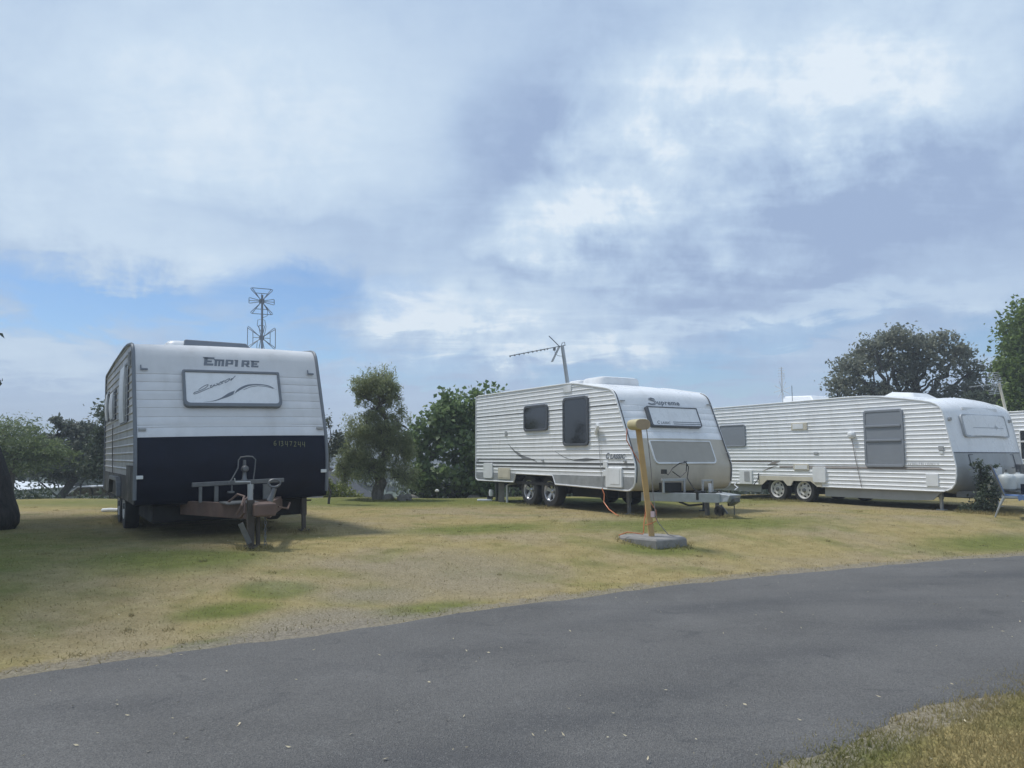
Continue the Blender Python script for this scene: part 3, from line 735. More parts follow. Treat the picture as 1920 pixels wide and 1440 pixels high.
    hp = MB(); hp.tube([(.45, -.19, .72), (.42, -.14, .78), (.40, -.06, .92), (.40, -.055, 1.02), (.40, -.03, 1.055), (.40, .05, 1.065), (.40, .12, 1.06), (.40, .16, 1.02), (.40, .15, .9), (.42, .13, .78), (.44, .125, .64)], .009, 6); hp.build('wire_hoop', 'bare_steel', root, True)
    pp = MB(); pp.tube([(.40, .02, .74), (.40, .02, .78), (.40, .02, .84), (.40, .02, .93), (.40, .02, 1.02)], [.055, .03, .025, .022, .018], 10); pp.lathe([(.001, .05), (.035, .045), (.045, .02), (.045, -.02), (.03, -.04)], Matrix.Translation((.43, .02, .905)) @ Matrix.Rotation(R(90), 4, 'Y'), 14); pp.build('tap_post', 'dull_steel', root, True)
    # wire loop antenna on the roof
    ax, ay = -1.8, .76; mast = MB(); mast.tube([(ax, ay, 2.62), (ax, ay, 3.66)], .017, 8); mast.box((ax-.05, ay-.05, 2.66), (ax+.05, ay+.05, 2.685))
    an = mast.build('antenna', 'sign_grey', root, True)
    a = .58   # antenna faces the camera: local left axis in view
    def loop(cy, cz, rot, w0, w1, ln, r=.006):
        m = MB(); c_, s_ = math.cos(rot), math.sin(rot)
        def T(u, v): return (ax - .03, ay + cy + (u*c_ - v*s_)*1., cz + u*s_ + v*c_)
        for sg in (1, -1):
            m.tube([T(u, sg*v) for u, v in [(-.01, .02), (-w1*.5+.015, ln-.03), (-w1*.5+.005, ln-.01), (-w1*.5+.03, ln), (w1*.5-.03, ln), (w1*.5-.005, ln-.01), (w1*.5-.015, ln-.03), (.01, .02)]], r, 5)
            m.tube([T(u, sg*v) for u, v in [(-.03, .04), (-w0*.5, ln-.004)]], r, 5); m.tube([T(u, sg*v) for u, v in [(.03, .04), (w0*.5, ln-.004)]], r, 5)
            m.tube([T(-w0*.34, sg*ln*.62), T(w0*.34, sg*ln*.62)], r, 5); m.tube([T(0, 0), T(0, sg*ln*.62)], r, 5)
        for sg in (1, -1):
            m.tube([T(sg*u, v) for u, v in [(.02, .01), (.19, .045), (.2, .04), (.2, -.04), (.19, -.045), (.02, -.01)]], r, 5); m.tube([T(0, 0), T(sg*.2, 0)], r, 5)
        m.box((ax-.06, ay+cy-.035, cz-.035), (ax+.0, ay+cy+.035, cz+.035))
        m.build('wire_element', 'sign_grey', an, True)
    loop(0, 3.56, 0, .30, .36, .21); loop(0, 2.96, math.pi/2, .30, .36, .22)
    cbl = MB(); cbl.tube([(ax-.03, ay+.03, 3.52), (ax-.03, ay+.09, 3.42), (ax-.03, ay+.09, 3.33), (ax-.02, ay+.02, 3.29)], .005, 5); cbl.tube([(ax-.03, ay+.04, 2.98), (ax-.03, ay+.07, 3.14), (ax-.03, ay+.05, 3.25), (ax-.02, ay, 3.27), (ax-.03, ay-.06, 3.25), (ax-.03, ay-.07, 3.17), (ax-.02, ay-.01, 3.06)], .005, 5); cbl.tube([(ax-.02, ay-.07, 2.9), (ax-.02, ay-.08, 2.8), (ax-.02, ay-.02, 2.7)], .005, 5)
    cbl.build('antenna_cable', 'sign_grey', an, True)
    return root
caravan_one()

# ------------------------------------------------------------------ shared yagi antenna
def yagi(root, base, top, tip, mat, mastmat, mr=.03, boom_n=9, refl=True, name='antenna'):
    base, top, tip = Vector(base), Vector(top), Vector(tip)
    an = MB().cyl(base, top, mr, mr*.85, 10).build(name, mastmat, root, True)
    bm = MB(); d = (tip - top).normalized(); start = top - d*.07; bm.cyl(start, tip, .009, seg=6)
    side = d.cross(Vector((0, 0, 1))).normalized(); el = MB()
    ln = (tip - top).length
    for k in range(boom_n):
        p = top + d * (ln * (.28 + .72 * (k/(boom_n-1))**1.15)); q = .085 - .03*k/boom_n
        el.cyl(p - side*q, p + side*q, .006, seg=5); bm.cyl(p - Vector((0, 0, .026)), p + Vector((0, 0, .006)), .015, seg=6)
    bx = top + d*ln*.15; bm.box(tuple(bx - Vector((.02, .02, .07))), tuple(bx + Vector((.02, .02, .0))))
    bm.build('boom', mat, an, True); el.build('element', mat, an, True)
    return an, top, d, side

# ------------------------------------------------------------------ caravan 2
def caravan_two():
    W = 2.4; root = van_root('caravan', (2.218, 13.90), .534, 0, W, 'white ribbed caravan with beige lower front and two dark tinted side windows')
    kf = -.4286; x0 = .40; LN = 6.11
    lo = [(-.22, .45), (-.14, .465), (-.06, .52), (-.015, .60), (0, .72), (.008, .86), (0, .93), (x0+kf*1.15, 1.15), (x0+kf*1.40, 1.40)]
    up = [(x0+kf*1.40, 1.40)] + [(x0+kf*z, z) for z in (1.6, 1.8, 2.0, 2.15)] + [(-.562, 2.225), (-.615, 2.285), (-.69, 2.33), (-.79, 2.362)]
    roof = [(-.79, 2.362), (-1.3, 2.45), (-1.7, 2.52), (-1.9, 2.548), (-2.05, 2.558), (-2.4, 2.562), (-LN+.12, 2.57), (-LN+.03, 2.555), (-LN, 2.52)]
    rear = [(-LN, 2.52), (-LN, 1.5), (-LN, .60), (-LN+.03, .53), (-LN+.12, .5)]
    m = MB(); shell(m, lo, W/2-.004, .03); m.build('front_panel', 'beige_panel', root, True)['label'] = 'beige lower front panel'
    m = MB(); shell(m, groove(up, [1.53, 1.66, 1.79, 1.92, 2.03]), W/2-.004, .03); m.build('front_wall', 'white_gelcoat', root, True)
    m = MB(); shell(m, roof, W/2-.004, .03); m.build('roof', 'white_gelcoat', root, True)
    m = MB(); shell(m, rear, W/2-.004, .0); m.build('rear_wall', 'white_cladding', root, True)
    ZL = .70
    poly = [(-LN, ZL), (0, ZL), (.008, .86), (0, .93)] + lo[7:] + up[1:] + roof[1:]
    lv = rib_levels(ZL, 2.6, .0855, .010, ZL+.005)
    plA = [(-LN, ZL), (-LN, .60), (-LN+.03, .53), (-LN+.12, .5), (-4.27, .5), (-4.17, ZL)]
    plB = [(-2.67, ZL), (-2.57, .5), (-.22, .45), (-.14, .465), (-.06, .52), (-.015, .60), (0, ZL)]
    for sg in (-1, 1):
        m = MB(); ribwall(m, [poly], sg*W/2, sg, lv); m.build('side_wall', 'white_cladding', root, norm=False)
        for pl in (plA, plB): MB().prism([(x, sg*(W/2+.004), z) for x, z in pl], (0, -sg*.004, 0)).build('lower_panel', 'checker_plate', root)
        m = MB(); loop_ = lo[1:] + up[1:] + roof[1:] + rear[1:-1] + [(-LN+.12, .5), (-4.27, .5), (-4.17, ZL-.005), (-2.67, ZL-.02), (-2.57, .5), (-.22, .45)]
        m.tube([(x, sg*(W/2+.004), z) for x, z in loop_], .017, 6, closed=True); m.build('trim', 'white_plastic', root, True)
        m = MB(); m.tube([(x+.018, sg*(W/2-.018), z) for x, z in lo[3:] + up[1:]], .010, 6); m.build('corner_seal', 'dark_trim', root, True)
    st = MB()
    for xa, xb, za, zb in ((-LN, -.03, .905, .955), (-LN, -.78, .83, .868), (-.38, -.01, .83, .868)):
        ribwall(st, [[(xa, za), (xb, za), (xb, zb), (xa, zb)]], -W/2, -1, lv, .0025)
    ribwall(st, [[(-LN, 1.0), (-3.3, 1.0), (-3.55, 1.03), (-LN, 1.035)]], -W/2, -1, lv, .0025)
    for xa, xb, z in ((-LN, -2.3, 2.03), (-2.27, -.50, 2.03)): ribwall(st, [[(xa, z), (xb, z), (xb, z+.018), (xa, z+.018)]], -W/2, -1, lv, .0025)
    sw1 = ([(-4.53, 1.37), (-4.2, 1.20), (-3.85, 1.09), (-3.5, 1.03), (-3.22, .94)], [(-4.53, 1.365), (-4.22, 1.165), (-3.85, 1.01), (-3.5, 1.0), (-3.22, .935)])
    sw2 = ([(-2.60, 1.19), (-2.27, 1.07), (-1.93, 1.0), (-1.5, 1.045), (-1.05, 1.025)], [(-2.60, 1.185), (-2.27, 1.055), (-1.9, .985), (-1.55, .975), (-1.05, 1.015)])
    for a, b in (sw1, sw2):
        for i in range(4): ribwall(st, [[b[i], b[i+1], a[i+1], a[i]]], -W/2, -1, lv, .0032)
    st.build('side_stripe', 'stripe_grey', root, norm=False)
    t = MB(); pl = side_pt(W, .0145)
    x = -.86; x += text_mb(t, 'C', .150, lambda a, b: pl(x+a, 1.03+b), shear=.3, fat=.006)*.98 + .012
    text_mb(t, 'LASSIC', .118, lambda a, b: pl(x+a, 1.03+b), shear=.3, fat=.006, space=1.14, sx=1.08)
    t.build('lettering', 'sign_grey', root, norm=False)
    window(root, W, -3.80, 1.62, -2.83, 2.19, 'dark_trim', 'tinted_acrylic', .10, .05, .04)
    window(root, W, -2.26, 1.28, -1.38, 2.27, 'dark_trim', 'tinted_acrylic', .10, .05, .04)
    hatch_box(root, W, -5.68, .56, -5.24, .92, 'white_plastic', .03, r=.05)
    hatch_box(root, W, -4.97, .555, -4.42, .815, 'cream_plastic', .022, 'vent_panel', .02, (-4.93, .59, -4.46, .78), 'cream_plastic')
    hatch_box(root, W, -.84, .50, -.36, .86, 'white_plastic', .035, r=.02, inset=(-.70, .56, -.42, .84), imat='white_gelcoat', iname='filler_cap')
    hatch_box(root, W, -.93, .86, -.80, .98, 'white_plastic', .02, 'inlet', .02); hatch_box(root, W, -.93, .70, -.82, .81, 'white_plastic', .03, 'inlet', .04)
    hatch_box(root, W, -2.26, 2.38, -1.97, 2.52, 'white_plastic', .02, 'vent_panel', .01)
    hatch_box(root, W, -4.66, 1.54, -4.57, 1.66, 'grey_plastic', .02, 'tap_cover', .01)
    sp = MB(); sp.bar((-1.16, -W/2-.02, 1.52), (-.98, -W/2-.09, 1.68), .05, .09); sp.build('porch_light', 'white_plastic', root, bevel=.01)
    MB().tube([(-1.05, -W/2-.03, 1.6), (-1.03, -W/2-.025, 1.2), (-.98, -W/2-.03, .8), (-.95, -W/2-.02, .47)], .006, 5).build('cable', 'grey_plastic', root, True)
    for x, z in ((-6.02, 1.01), (-.28, .985), (-3.05, .99)): marker(root, x, -W/2-.02, z, .07, .03, .035)
    MB().box((-LN+.05, -W/2+.03, .46), (-.2, W/2-.03, .52)).build('floor', 'underside', root)
    ch = MB()
    for s in (-1, 1): ch.box((-LN+.1, s*.55-.03, .34), (-.1, s*.55+.03, .459))
    ch.box((-2.4, -.9, .26), (-1.2, .4, .459)); ch.box((-5.2, -.5, .28), (-4.6, .5, .459)); ch.box((-1.0, -.8, .30), (-.6, -.3, .459))
    for x in (-3.69, -2.855): ch.cyl((x, -1., .33), (x, 1., .33), .04)
    ch.build('chassis', 'underside', root)
    ia = MB(); ia.box((-4.25, -W/2+.32, .3), (-2.55, -W/2+.36, .70)); ia.build('wheel_well', 'underside', root)
    for x in (-3.69, -2.855):
        for s in (-1, 1): wheel(root, x, s*1.06, .345, .215, 'alloy', .21)
    for s in (-1, 1): stab_leg(root, -.5, s*.95, .46, 0.0); stab_leg(root, -5.5, s*.95, .46, 0.0)
    # front window cover
    FP = front_plane(x0, kf, .03); nrm = Vector((1, 0, -kf)).normalized()
    outer = rrect(-.62, 1.60, .67, 1.985, .02, 4, (.01, .01, .05, .05)); inner = rrect(-.575, 1.625, .645, 1.965, .015, 4, (.008, .008, .03, .03))
    m = MB(); ring_prism(m, outer, inner, lambda y, z: FP(y, z, .07), -nrm*.08); w = m.build('window', 'dark_trim', root, True, bevel=.005)
    MB().prism([FP(y, z, .06) for y, z in rrect(-.58, 1.62, .65, 1.97, .015, 4)], -nrm*.05).build('cover', 'white_gelcoat', w)
    t = MB(); pl = lambda y, z: FP(y, z, .0625)
    wd = text_mb(t, 'C', .095, lambda a, b: pl(-.47+a, 1.648+b*.9), shear=.25, fat=.002); text_mb(t, 'LASSIC', .072, lambda a, b: pl(-.47+wd+.012+a, 1.648+b*.9), shear=.25, space=1.1, fat=.002)
    for za, zb in ((1.683, 1.698), (1.645, 1.662)): t.add([pl(-.06, za), pl(.635, za), pl(.635, zb), pl(-.06, zb)], [(0, 1, 2, 3)])
    t.build('lettering', 'sign_grey', w, norm=False)
    t = MB(); pl2 = lambda y, z: Vector((x0+kf*min(z, 2.2), y, z)) + nrm*(.036+max(0, z-2.15)*.0)
    S = [[(.25, .86), (.06, .98), (-.10, .90), (-.12, .74), (.0, .62), (.20, .50), (.24, .32), (.12, .16), (-.08, .14), (-.2, .26)], [(.27, .78), (.06, .88), (-.04, .80), (.05, .70), (.30, .55), (.36, .30), (.16, .04), (-.10, .06), (-.24, .20)]]
    for s_ in S: ribbon(t, [(-.395 + u*.36, 2.042 + v*.140) for u, v in s_], .013, pl2)
    text_mb(t, 'upreme', .160, lambda a, b: pl2(-.255+a, 2.055+b*.80), fat=.004, space=1.1, sx=1.06)
    t.build('lettering', 'sign_grey', root, norm=False)
    # front boot door
    o_ = rrect(-.76, .92, .79, 1.355, .05, 5, (.03, .03, .09, .09)); i_ = rrect(-.735, .945, .765, 1.335, .04, 5, (.02, .02, .07, .07))
    m = MB(); ring_prism(m, o_, i_, lambda y, z: FP(y, z, .02), -nrm*.03); b = m.build('boot_door', 'white_plastic', root, True)
    MB().prism([FP(y, z, .010) for y, z in rrect(-.74, .94, .77, 1.34, .04, 5, (.02, .02, .07, .07))], -nrm*.02).build('boot_panel', 'beige_hatch', b)
    MB().box(tuple(FP(-.03, .955, .02)-Vector((.01, .03, .012))), tuple(FP(-.03, .955, .02)+Vector((.015, .03, .012)))).build('lock', 'dark_trim', b)
    for s in (-1, 1):
        gh = MB(); gh.tube([FP(s*1.14, 1.13, .0), FP(s*1.14, 1.13, .05), FP(s*1.14, 1.0, .05), FP(s*1.14, 1.0, .0)], .010, 6); gh.build('grab_handle', 'grey_plastic', root, True)
        MB().box(tuple(FP(s*1.1, 2.10, .0)-Vector((.01, .05, .012))), tuple(FP(s*1.1, 2.10, .0)+Vector((.02, .05, .012)))).build('marker_light', 'grey_plastic', root)
    # roof: air conditioner and hatch
    def dome(cx, cy, lx, ly, z, h, mat, name, pinch=.85):
        base = rrect(cx-lx/2, cy-ly/2, cx+lx/2, cy+ly/2, min(lx, ly)*.2, 5); n = len(base)
        mm = MB(); vs = [(x, y, z-.03) for x, y in base] + [(cx+(x-cx)*1.0, cy+(y-cy)*1.0, z+h*.55) for x, y in base] + [(cx+(x-cx)*.95, cy+(y-cy)*.95, z+h*.9) for x, y in base] + [(cx+(x-cx)*pinch, cy+(y-cy)*pinch, z+h) for x, y in base]
        mm.add(vs, [(k*n+i, k*n+(i+1)%n, (k+1)*n+(i+1)%n, (k+1)*n+i) for k in range(3) for i in range(n)] + [tuple(range(3*n, 4*n))])
        return mm.build(name, mat, root, True)
    dome(-2.15, -.05, .75, 1.05, 2.58, .15, 'white_plastic', 'air_conditioner'); dome(-2.75, -.35, .5, .5, 2.58, .13, 'white_plastic', 'roof_hatch'); dome(-5.2, -.3, .7, .6, 2.58, .07, 'white_plastic', 'roof_hatch')
    MB().box((-5.5, -.9, 2.66), (-5.0, -.88, 2.672)).build('aerial', 'grey_plastic', root)
    # mast aerial
    an, top, d, side = yagi(root, (-2.28, -1.08, 2.56), (-2.36, -1.16, 3.38), (-3.05, -2.02, 3.19), 'sign_grey', 'galvanised', .042, 10)
    rf = MB(); c0 = top + d*.06
    for q in (-.018, .0, .018): rf.cyl(c0 + d*q, c0 + d*(q+.16) - Vector((0, 0, .30)), .006, seg=5)
    rf.cyl(c0, c0 + d*.22 + Vector((0, 0, .26)), .010, seg=6); rf.tube([top+Vector((0, 0, .0)) + d*.02, top + Vector((0, 0, .06)) - d*.0, top + Vector((0, 0, .07)) - d*.05, top - d*.06], .008, 5)
    rf.build('reflector', 'sign_grey', an, True)
    MB().tube([top + d*.16 - Vector((0, 0, .07)), top + d*.15 - Vector((0, 0, .15)), top + d*.07 - Vector((0, 0, .2)), top - Vector((0, 0, .22))], .005, 5).build('antenna_cable', 'sign_grey', an, True)
    # drawbar
    dr = MB()
    for s in (-1, 1): dr.bar((-.25, s*.86, .34), (.98, s*.12, .34), .06, .16)
    dr.build('drawbar', 'galvanised', root, bevel=.006)
    c = MB(); c.prism([(.9, -.16, .26), (1.12, -.10, .28), (1.16, -.06, .40), (.9, -.15, .43)], (0, .28, 0)); c.build('coupling', 'galvanised', root, bevel=.01)
    MB().prism([(1.05, .0, .20), (1.22, .0, .28), (1.22, .0, .36), (1.08, .0, .30)], (0, .12, 0)).build('coupling_handle', 'dull_steel', root, bevel=.01)
    rk = MB()
    for y in (-.80, -.30): rk.bar((.28, y, .42), (.28, y, .66), .035, .035, (1, 0, 0))
    rk.bar((.28, -.84, .65), (.28, -.26, .65), .04, .045); rk.build('gas_rack', 'galvanised', root, bevel=.004)
    rk = MB()
    for y in (.02, .26): rk.bar((.42, y, .42), (.42, y, .63), .03, .03, (1, 0, 0))
    rk.bar((.42, .0, .635), (.42, .28, .635), .03, .03); rk.build('gas_rack', 'galvanised', root)
    MB().box((.14, -.78, .43), (.24, -.32, .60)).build('battery_box', 'black_panel', root, bevel=.01)
    MB().cyl((.5, .12, .42), (.5, .12, .58), .03).build('jockey_winder', 'silver_trim', root, True)
    MB().box((.58, -.36, .30), (.68, -.16, .46)).build('breakaway_box', 'black_panel', root, bevel=.01)
    hs = MB(); hs.tube([(.3, -.78, .80), (.32, -.72, .74), (.33, -.62, .86), (.34, -.45, .95), (.34, -.30, .96), (.34, -.24, .88), (.34, -.26, .76), (.36, -.3, .68), (.5, -.28, .5), (.62, -.25, .4)], .010, 6); hs.tube([(.33, -.62, .80), (.34, -.45, .70), (.36, -.32, .80), (.36, -.3, .93)], .010, 6); hs.box((.27, -.84, .76), (.34, -.76, .84)); hs.build('hose', 'dark_hose', root, True)
    hs = MB(); hs.tube([(.6, .2, .44), (.8, .05, .47), (.95, .1, .30), (.9, .16, .2)], .014, 6); hs.build('hose', 'dark_hose', root, True); hs = MB(); hs.tube([(.35, -.5, .26), (.5, -.4, .20), (.62, -.2, .22)], .02, 6); hs.build('hose', 'dark_hose', root, True)
    ball = MB(); ball.tube([(.95, .35, .62), (.90, .33, .56), (1.0, .3, .52), (1.02, .2, .48)], .012, 6); ball.build('hitch_lever', 'silver_trim', root, True)
    jw = MB(); jw.bar((.67, .12, .40), (.67, .12, .14), .05, .05, (1, 0, 0)); jw.bar((.60, -.06, .3), (.60, -.06, .02), .06, .06, (1, 0, 0)); jw.bar((.72, .16, .20), (.82, .22, .05), .05, .03); jw.build('jockey_stand', 'dull_steel', root)
    jw = MB(); jw.lathe([(.03, -.04), (.09, -.04), (.10, -.02), (.10, .02), (.09, .04), (.03, .04)], Matrix.Translation((.74, .10, .10)) @ Matrix.Rotation(R(90), 4, 'X'), 20); jw.build('jockey_wheel', 'tyre_rubber', root, True)
    cn = MB()
    for k in range(6):
        z = .24 - k*.036
        cn.tube([(1.0 + (.011 if k % 2 else 0)*math.cos(q), .2 + (0 if k % 2 else .011)*math.cos(q), z + .023*math.sin(q)) for q in [j*.785 for j in range(8)]], .005, 5, closed=True)
    cn.build('safety_chain', 'dull_steel', root, True)
    return root
caravan_two()

# ------------------------------------------------------------------ caravan 3
def caravan_three():
    W = 2.4; root = van_root('caravan', (8.665, 15.09), .517, 0, W, 'long white ribbed caravan with grey screened windows and white steel wheels')
    kf = -.2; x0 = .18; LN = 6.95
    lo = [(-.30, .38), (-.20, .40), (-.10, .45), (-.03, .55), (0, .70), (.005, .85), (0, .90), (x0+kf*1.14, 1.14)]
    up = [(x0+kf*1.14, 1.14)] + [(x0+kf*z, z) for z in (1.4, 1.65, 1.88)] + [(-.215, 1.96), (-.255, 2.04), (-.33, 2.11), (-.45, 2.165), (-.62, 2.205)]
    roof = [(-.62, 2.205), (-1.1, 2.285), (-1.6, 2.355), (-1.94, 2.383), (-2.4, 2.39), (-LN+.15, 2.37), (-LN+.04, 2.35), (-LN, 2.30)]
    rear = [(-LN, 2.30), (-LN, 1.2), (-LN, .38)]
    m = MB(); shell(m, lo, W/2-.004, .10); m.build('front_panel', 'grey_panel', root, True)['label'] = 'grey lower front panel'
    m = MB(); shell(m, up, W/2-.004, .10); m.build('front_wall', 'white_gelcoat', root, True)
    m = MB(); shell(m, roof, W/2-.004, .05); m.build('roof', 'white_gelcoat', root, True)
    m = MB(); shell(m, rear, W/2-.004, 0); m.build('rear_wall', 'white_cladding', root, True)
    ledge = MB(); ledge.tube([(x0+kf*1.15+.10*(1-(t/1.19)**2)-.005, t, 1.15) for t in [-1.19+.119*k for k in range(21)]], .014, 6); ledge.build('ledge_trim', 'dark_trim', root, True)
    ZA = .50
    upper = [(-LN, ZA), (-.06, ZA), (-.03, .55), (0, .70), (.005, .85), (0, .90), (x0+kf*1.14, 1.14)] + up[1:] + roof[1:]
    pieces = [[(-LN, .38), (-4.95, .38), (-4.95, ZA), (-LN, ZA)], [(-3.15, .38), (-.30, .38), (-.20, .40), (-.10, .45), (-.06, ZA), (-3.15, ZA)], [(-4.13, .40), (-3.97, .40), (-3.97, ZA), (-4.13, ZA)]]
    lv = rib_levels(.38, 2.45, .088, .011, .395)
    for sg in (-1, 1):
        m = MB(); ribwall(m, [upper] + pieces, sg*W/2, sg, lv); m.build('side_wall', 'white_cladding', root, norm=False)
        m = MB(); m.tube([(x, sg*(W/2+.004), z) for x, z in lo[1:] + up[1:] + roof[1:] + rear[1:]], .016, 6); m.tube([(x, sg*(W/2+.004), .385) for x in (-LN, -4.95)], .014, 6); m.tube([(x, sg*(W/2+.004), .385) for x in (-3.15, -1.5, -.25)], .014, 6); m.build('trim', 'white_plastic', root, True)
        m = MB()
        yy = sg*(W/2+.022)
        for pl in ([(-5.0, .38), (-4.88, .38), (-4.72, .50), (-4.72, .60), (-5.0, .60)], [(-4.72, .50), (-4.22, .50), (-4.22, .60), (-4.72, .60)], [(-4.22, .50), (-4.10, .38), (-4.0, .38), (-3.92, .50), (-3.92, .60), (-4.22, .60)], [(-3.92, .50), (-3.42, .50), (-3.42, .60), (-3.92, .60)], [(-3.42, .50), (-3.24, .38), (-3.12, .38), (-3.12, .60), (-3.42, .60)]):
            m.prism([(x, yy, z) for x, z in pl], (0, -sg*.02, 0))
        m.build('wheel_arch', 'cream_plastic' if sg < 0 else 'white_plastic', root, norm=True)
        y_ = sg*(W/2-.07); MB().prism([(-3.1, y_, .375), (-.35, y_, .375), (-.55, y_, .20), (-1.2, y_, .17), (-3.1, y_, .17)], (0, -sg*.03, 0)).build('side_skirt', 'grey_panel', root)
        MB().prism([(-LN+.1, y_, .375), (-5.0, y_, .375), (-5.0, y_, .19), (-LN+.1, y_, .19)], (0, -sg*.03, 0)).build('side_skirt', 'grey_panel', root)
    st = MB()
    for xa, xb, za, zb, sl in ((-LN, -4.55, .935, .975, 0), (-4.33, -3.92, .80, .85, 0), (-3.47, -2.0, .80, .855, 0), (-2.0, -.2, .80, .855, .15)):
        ribwall(st, [[(xa, za), (xb+sl*0, za), (xb-sl, zb), (xa, zb)]], -W/2, -1, lv, .0025)
    bolt = [[(-4.72, .86), (-4.5, .96), (-4.28, .975), (-4.52, .87)], [(-4.52, .87), (-4.40, .87), (-4.36, .90), (-4.50, .90)], [(-4.9, .70), (-4.55, .80), (-4.36, .86), (-4.62, .82)]]
    for b in bolt: ribwall(st, [b], -W/2, -1, lv, .004)
    st.build('side_stripe', 'stripe_taupe', root, norm=False)
    t = MB(); pl = side_pt(W, .0165)
    # small worn outline lettering, too faded to read: a row of broken strokes
    rr = random.Random(3); x = -.98
    while x < -.36:
        w_ = rr.uniform(.022, .04); top_ = rr.random() < .7
        t.add([pl(x, .895), pl(x+.011, .895), pl(x+.015, .945), pl(x+.004, .945)], [(0, 1, 2, 3)])
        if top_: t.add([pl(x+.004, .934), pl(x+w_, .934), pl(x+w_, .945), pl(x+.004, .945)], [(0, 1, 2, 3)])
        if rr.random() < .6: t.add([pl(x, .895), pl(x+w_, .895), pl(x+w_, .905), pl(x, .905)], [(0, 1, 2, 3)])
        if rr.random() < .5: t.add([pl(x+w_-.01, .895), pl(x+w_, .895), pl(x+w_+.004, .945), pl(x+w_-.006, .945)], [(0, 1, 2, 3)])
        x += w_ + .014
    t.build('lettering', 'light_decal', root, norm=False)
    window(root, W, -1.97, .85, -1.05, 2.07, 'screen_grey', 'screen_grey', .07, .05, .035, bars=(1.72, 1.415))
    window(root, W, -6.30, 1.33, -5.39, 1.90, 'screen_grey', 'screen_grey', .06, .03, .03)
    hatch_box(root, W, -3.93, 1.70, -3.47, 1.88, 'cream_plastic', .022, 'vent_panel', .02, (-3.88, 1.73, -3.58, 1.85), 'white_plastic')
    hatch_box(root, W, -3.90, .75, -3.46, .90, 'cream_plastic', .022, 'vent_panel', .02, (-3.86, .78, -3.5, .87), 'white_plastic')
    hatch_box(root, W, -3.34, .48, -2.99, .84, 'white_plastic', .045, 'service_hatch', .05)
    hatch_box(root, W, -5.62, .38, -5.20, .74, 'white_plastic', .03, 'water_heater', .02, (-5.45, .45, -5.28, .70), 'grey_plastic')
    hatch_box(root, W, -.62, .48, -.36, .72, 'white_plastic', .02, 'service_hatch', .02)
    hatch_box(root, W, -.33, 1.19, -.22, 1.28, 'grey_plastic', .02, 'marker_light', .01); hatch_box(root, W, -.31, 1.12, -.24, 1.18, 'reflector', .018, 'marker_light', .01)
    hatch_box(root, W, -3.31, 1.12, -3.19, 1.18, 'grey_plastic', .02, 'marker_light', .01)
    M = Matrix.Translation((-2.28, -W/2-.01, 1.55)) @ Matrix.Rotation(R(90), 4, 'X'); MB().lathe([(.085, 0), (.08, .05), (.05, .085), (.001, .095)], M, 18).build('porch_light', 'white_plastic', root, True)
    MB().tube([(-2.28, -W/2-.025, 1.48), (-2.2, -W/2-.025, 1.0), (-2.08, -W/2-.025, .4)], .007, 5).build('cable', 'stripe_taupe', root, True)
    MB().tube([(-4.98, -W/2-.02, .66), (-4.99, -W/2-.04, .5), (-5.05, -W/2-.08, .42), (-5.12, -W/2-.05, .37)], .012, 5).build('hose', 'dark_hose', root, True)
    MB().box((-LN+.05, -W/2+.12, .36), (-.3, W/2-.12, .40)).build('floor', 'underside', root)
    ch = MB()
    for s in (-1, 1): ch.box((-LN+.1, s*.55-.03, .24), (-.1, s*.55+.03, .359))
    for x in (-4.45, -3.66): ch.cyl((x, -1., .28), (x, 1., .28), .04)
    ch.box((-2.8, -.8, .2), (-1.2, .8, .359)); ch.build('chassis', 'underside', root)
    MB().box((-5.0, -W/2+.30, .2), (-3.1, -W/2+.33, .5)).build('wheel_well', 'underside', root)
    for x in (-4.45, -3.66):
        for s in (-1, 1): wheel(root, x, s*1.07, .305, .205, 'steel', .2, -.02)
    for s in (-1, 1): stab_leg(root, -.45, s*1.0, .38, .0, 'galvanised'); stab_leg(root, -6.2, s*1.0, .38, .0, 'galvanised')
    FP = front_plane(x0, kf, .0); nrm = Vector((1, 0, -kf)).normalized()
    bul = lambda y: .10*(1-(y/1.196)**2)
    outer = rrect(-.80, 1.44, .79, 1.90, .07, 5); inner = rrect(-.76, 1.475, .755, 1.87, .05, 5)
    m = MB(); ring_prism(m, outer, inner, lambda y, z: FP(y, z, bul(y)+.05), -nrm*.07); w = m.build('window', 'light_decal', root, True)
    m = MB(); ys_ = [-.77+.154*k for k in range(11)]
    for k in range(10): m.prism([FP(ys_[k], 1.465, bul(ys_[k])+.042), FP(ys_[k+1], 1.465, bul(ys_[k+1])+.042), FP(ys_[k+1], 1.88, bul(ys_[k+1])+.042), FP(ys_[k], 1.88, bul(ys_[k])+.042)], -nrm*.02)
    m.build('cover', 'white_gelcoat', w, True)
    em = MB(); pl = lambda y, z: FP(y, z, bul(y)+.0445)
    ribbon(em, [(-.5+.11*k, 1.625) for k in range(11)], .014, pl)
    for k in range(8):
        q = k*math.pi/4; rr_ = .05 if k % 2 else .075; ribbon(em, [(.30, 1.64), (.30+rr_*math.cos(q), 1.64+rr_*.8*math.sin(q))], .010, pl)
    em.build('emblem', 'light_decal', w, norm=False)
    v = MB(); v.prism([FP(-.62+1.24*a, 2.0+b, bul(-.62+1.24*a)+.0) + Vector((-.02, 0, 0)) for a, b in ((0, 0), (1, 0), (1, .05), (0, .05))], nrm*.02); v.build('scenic_vent', 'white_plastic', root)
    i_ = rrect(-.80, .83, .82, 1.12, .04, 5, (.03, .03, .1, .1)); i2 = rrect(-.78, .85, .80, 1.105, .04, 5, (.02, .02, .09, .09))
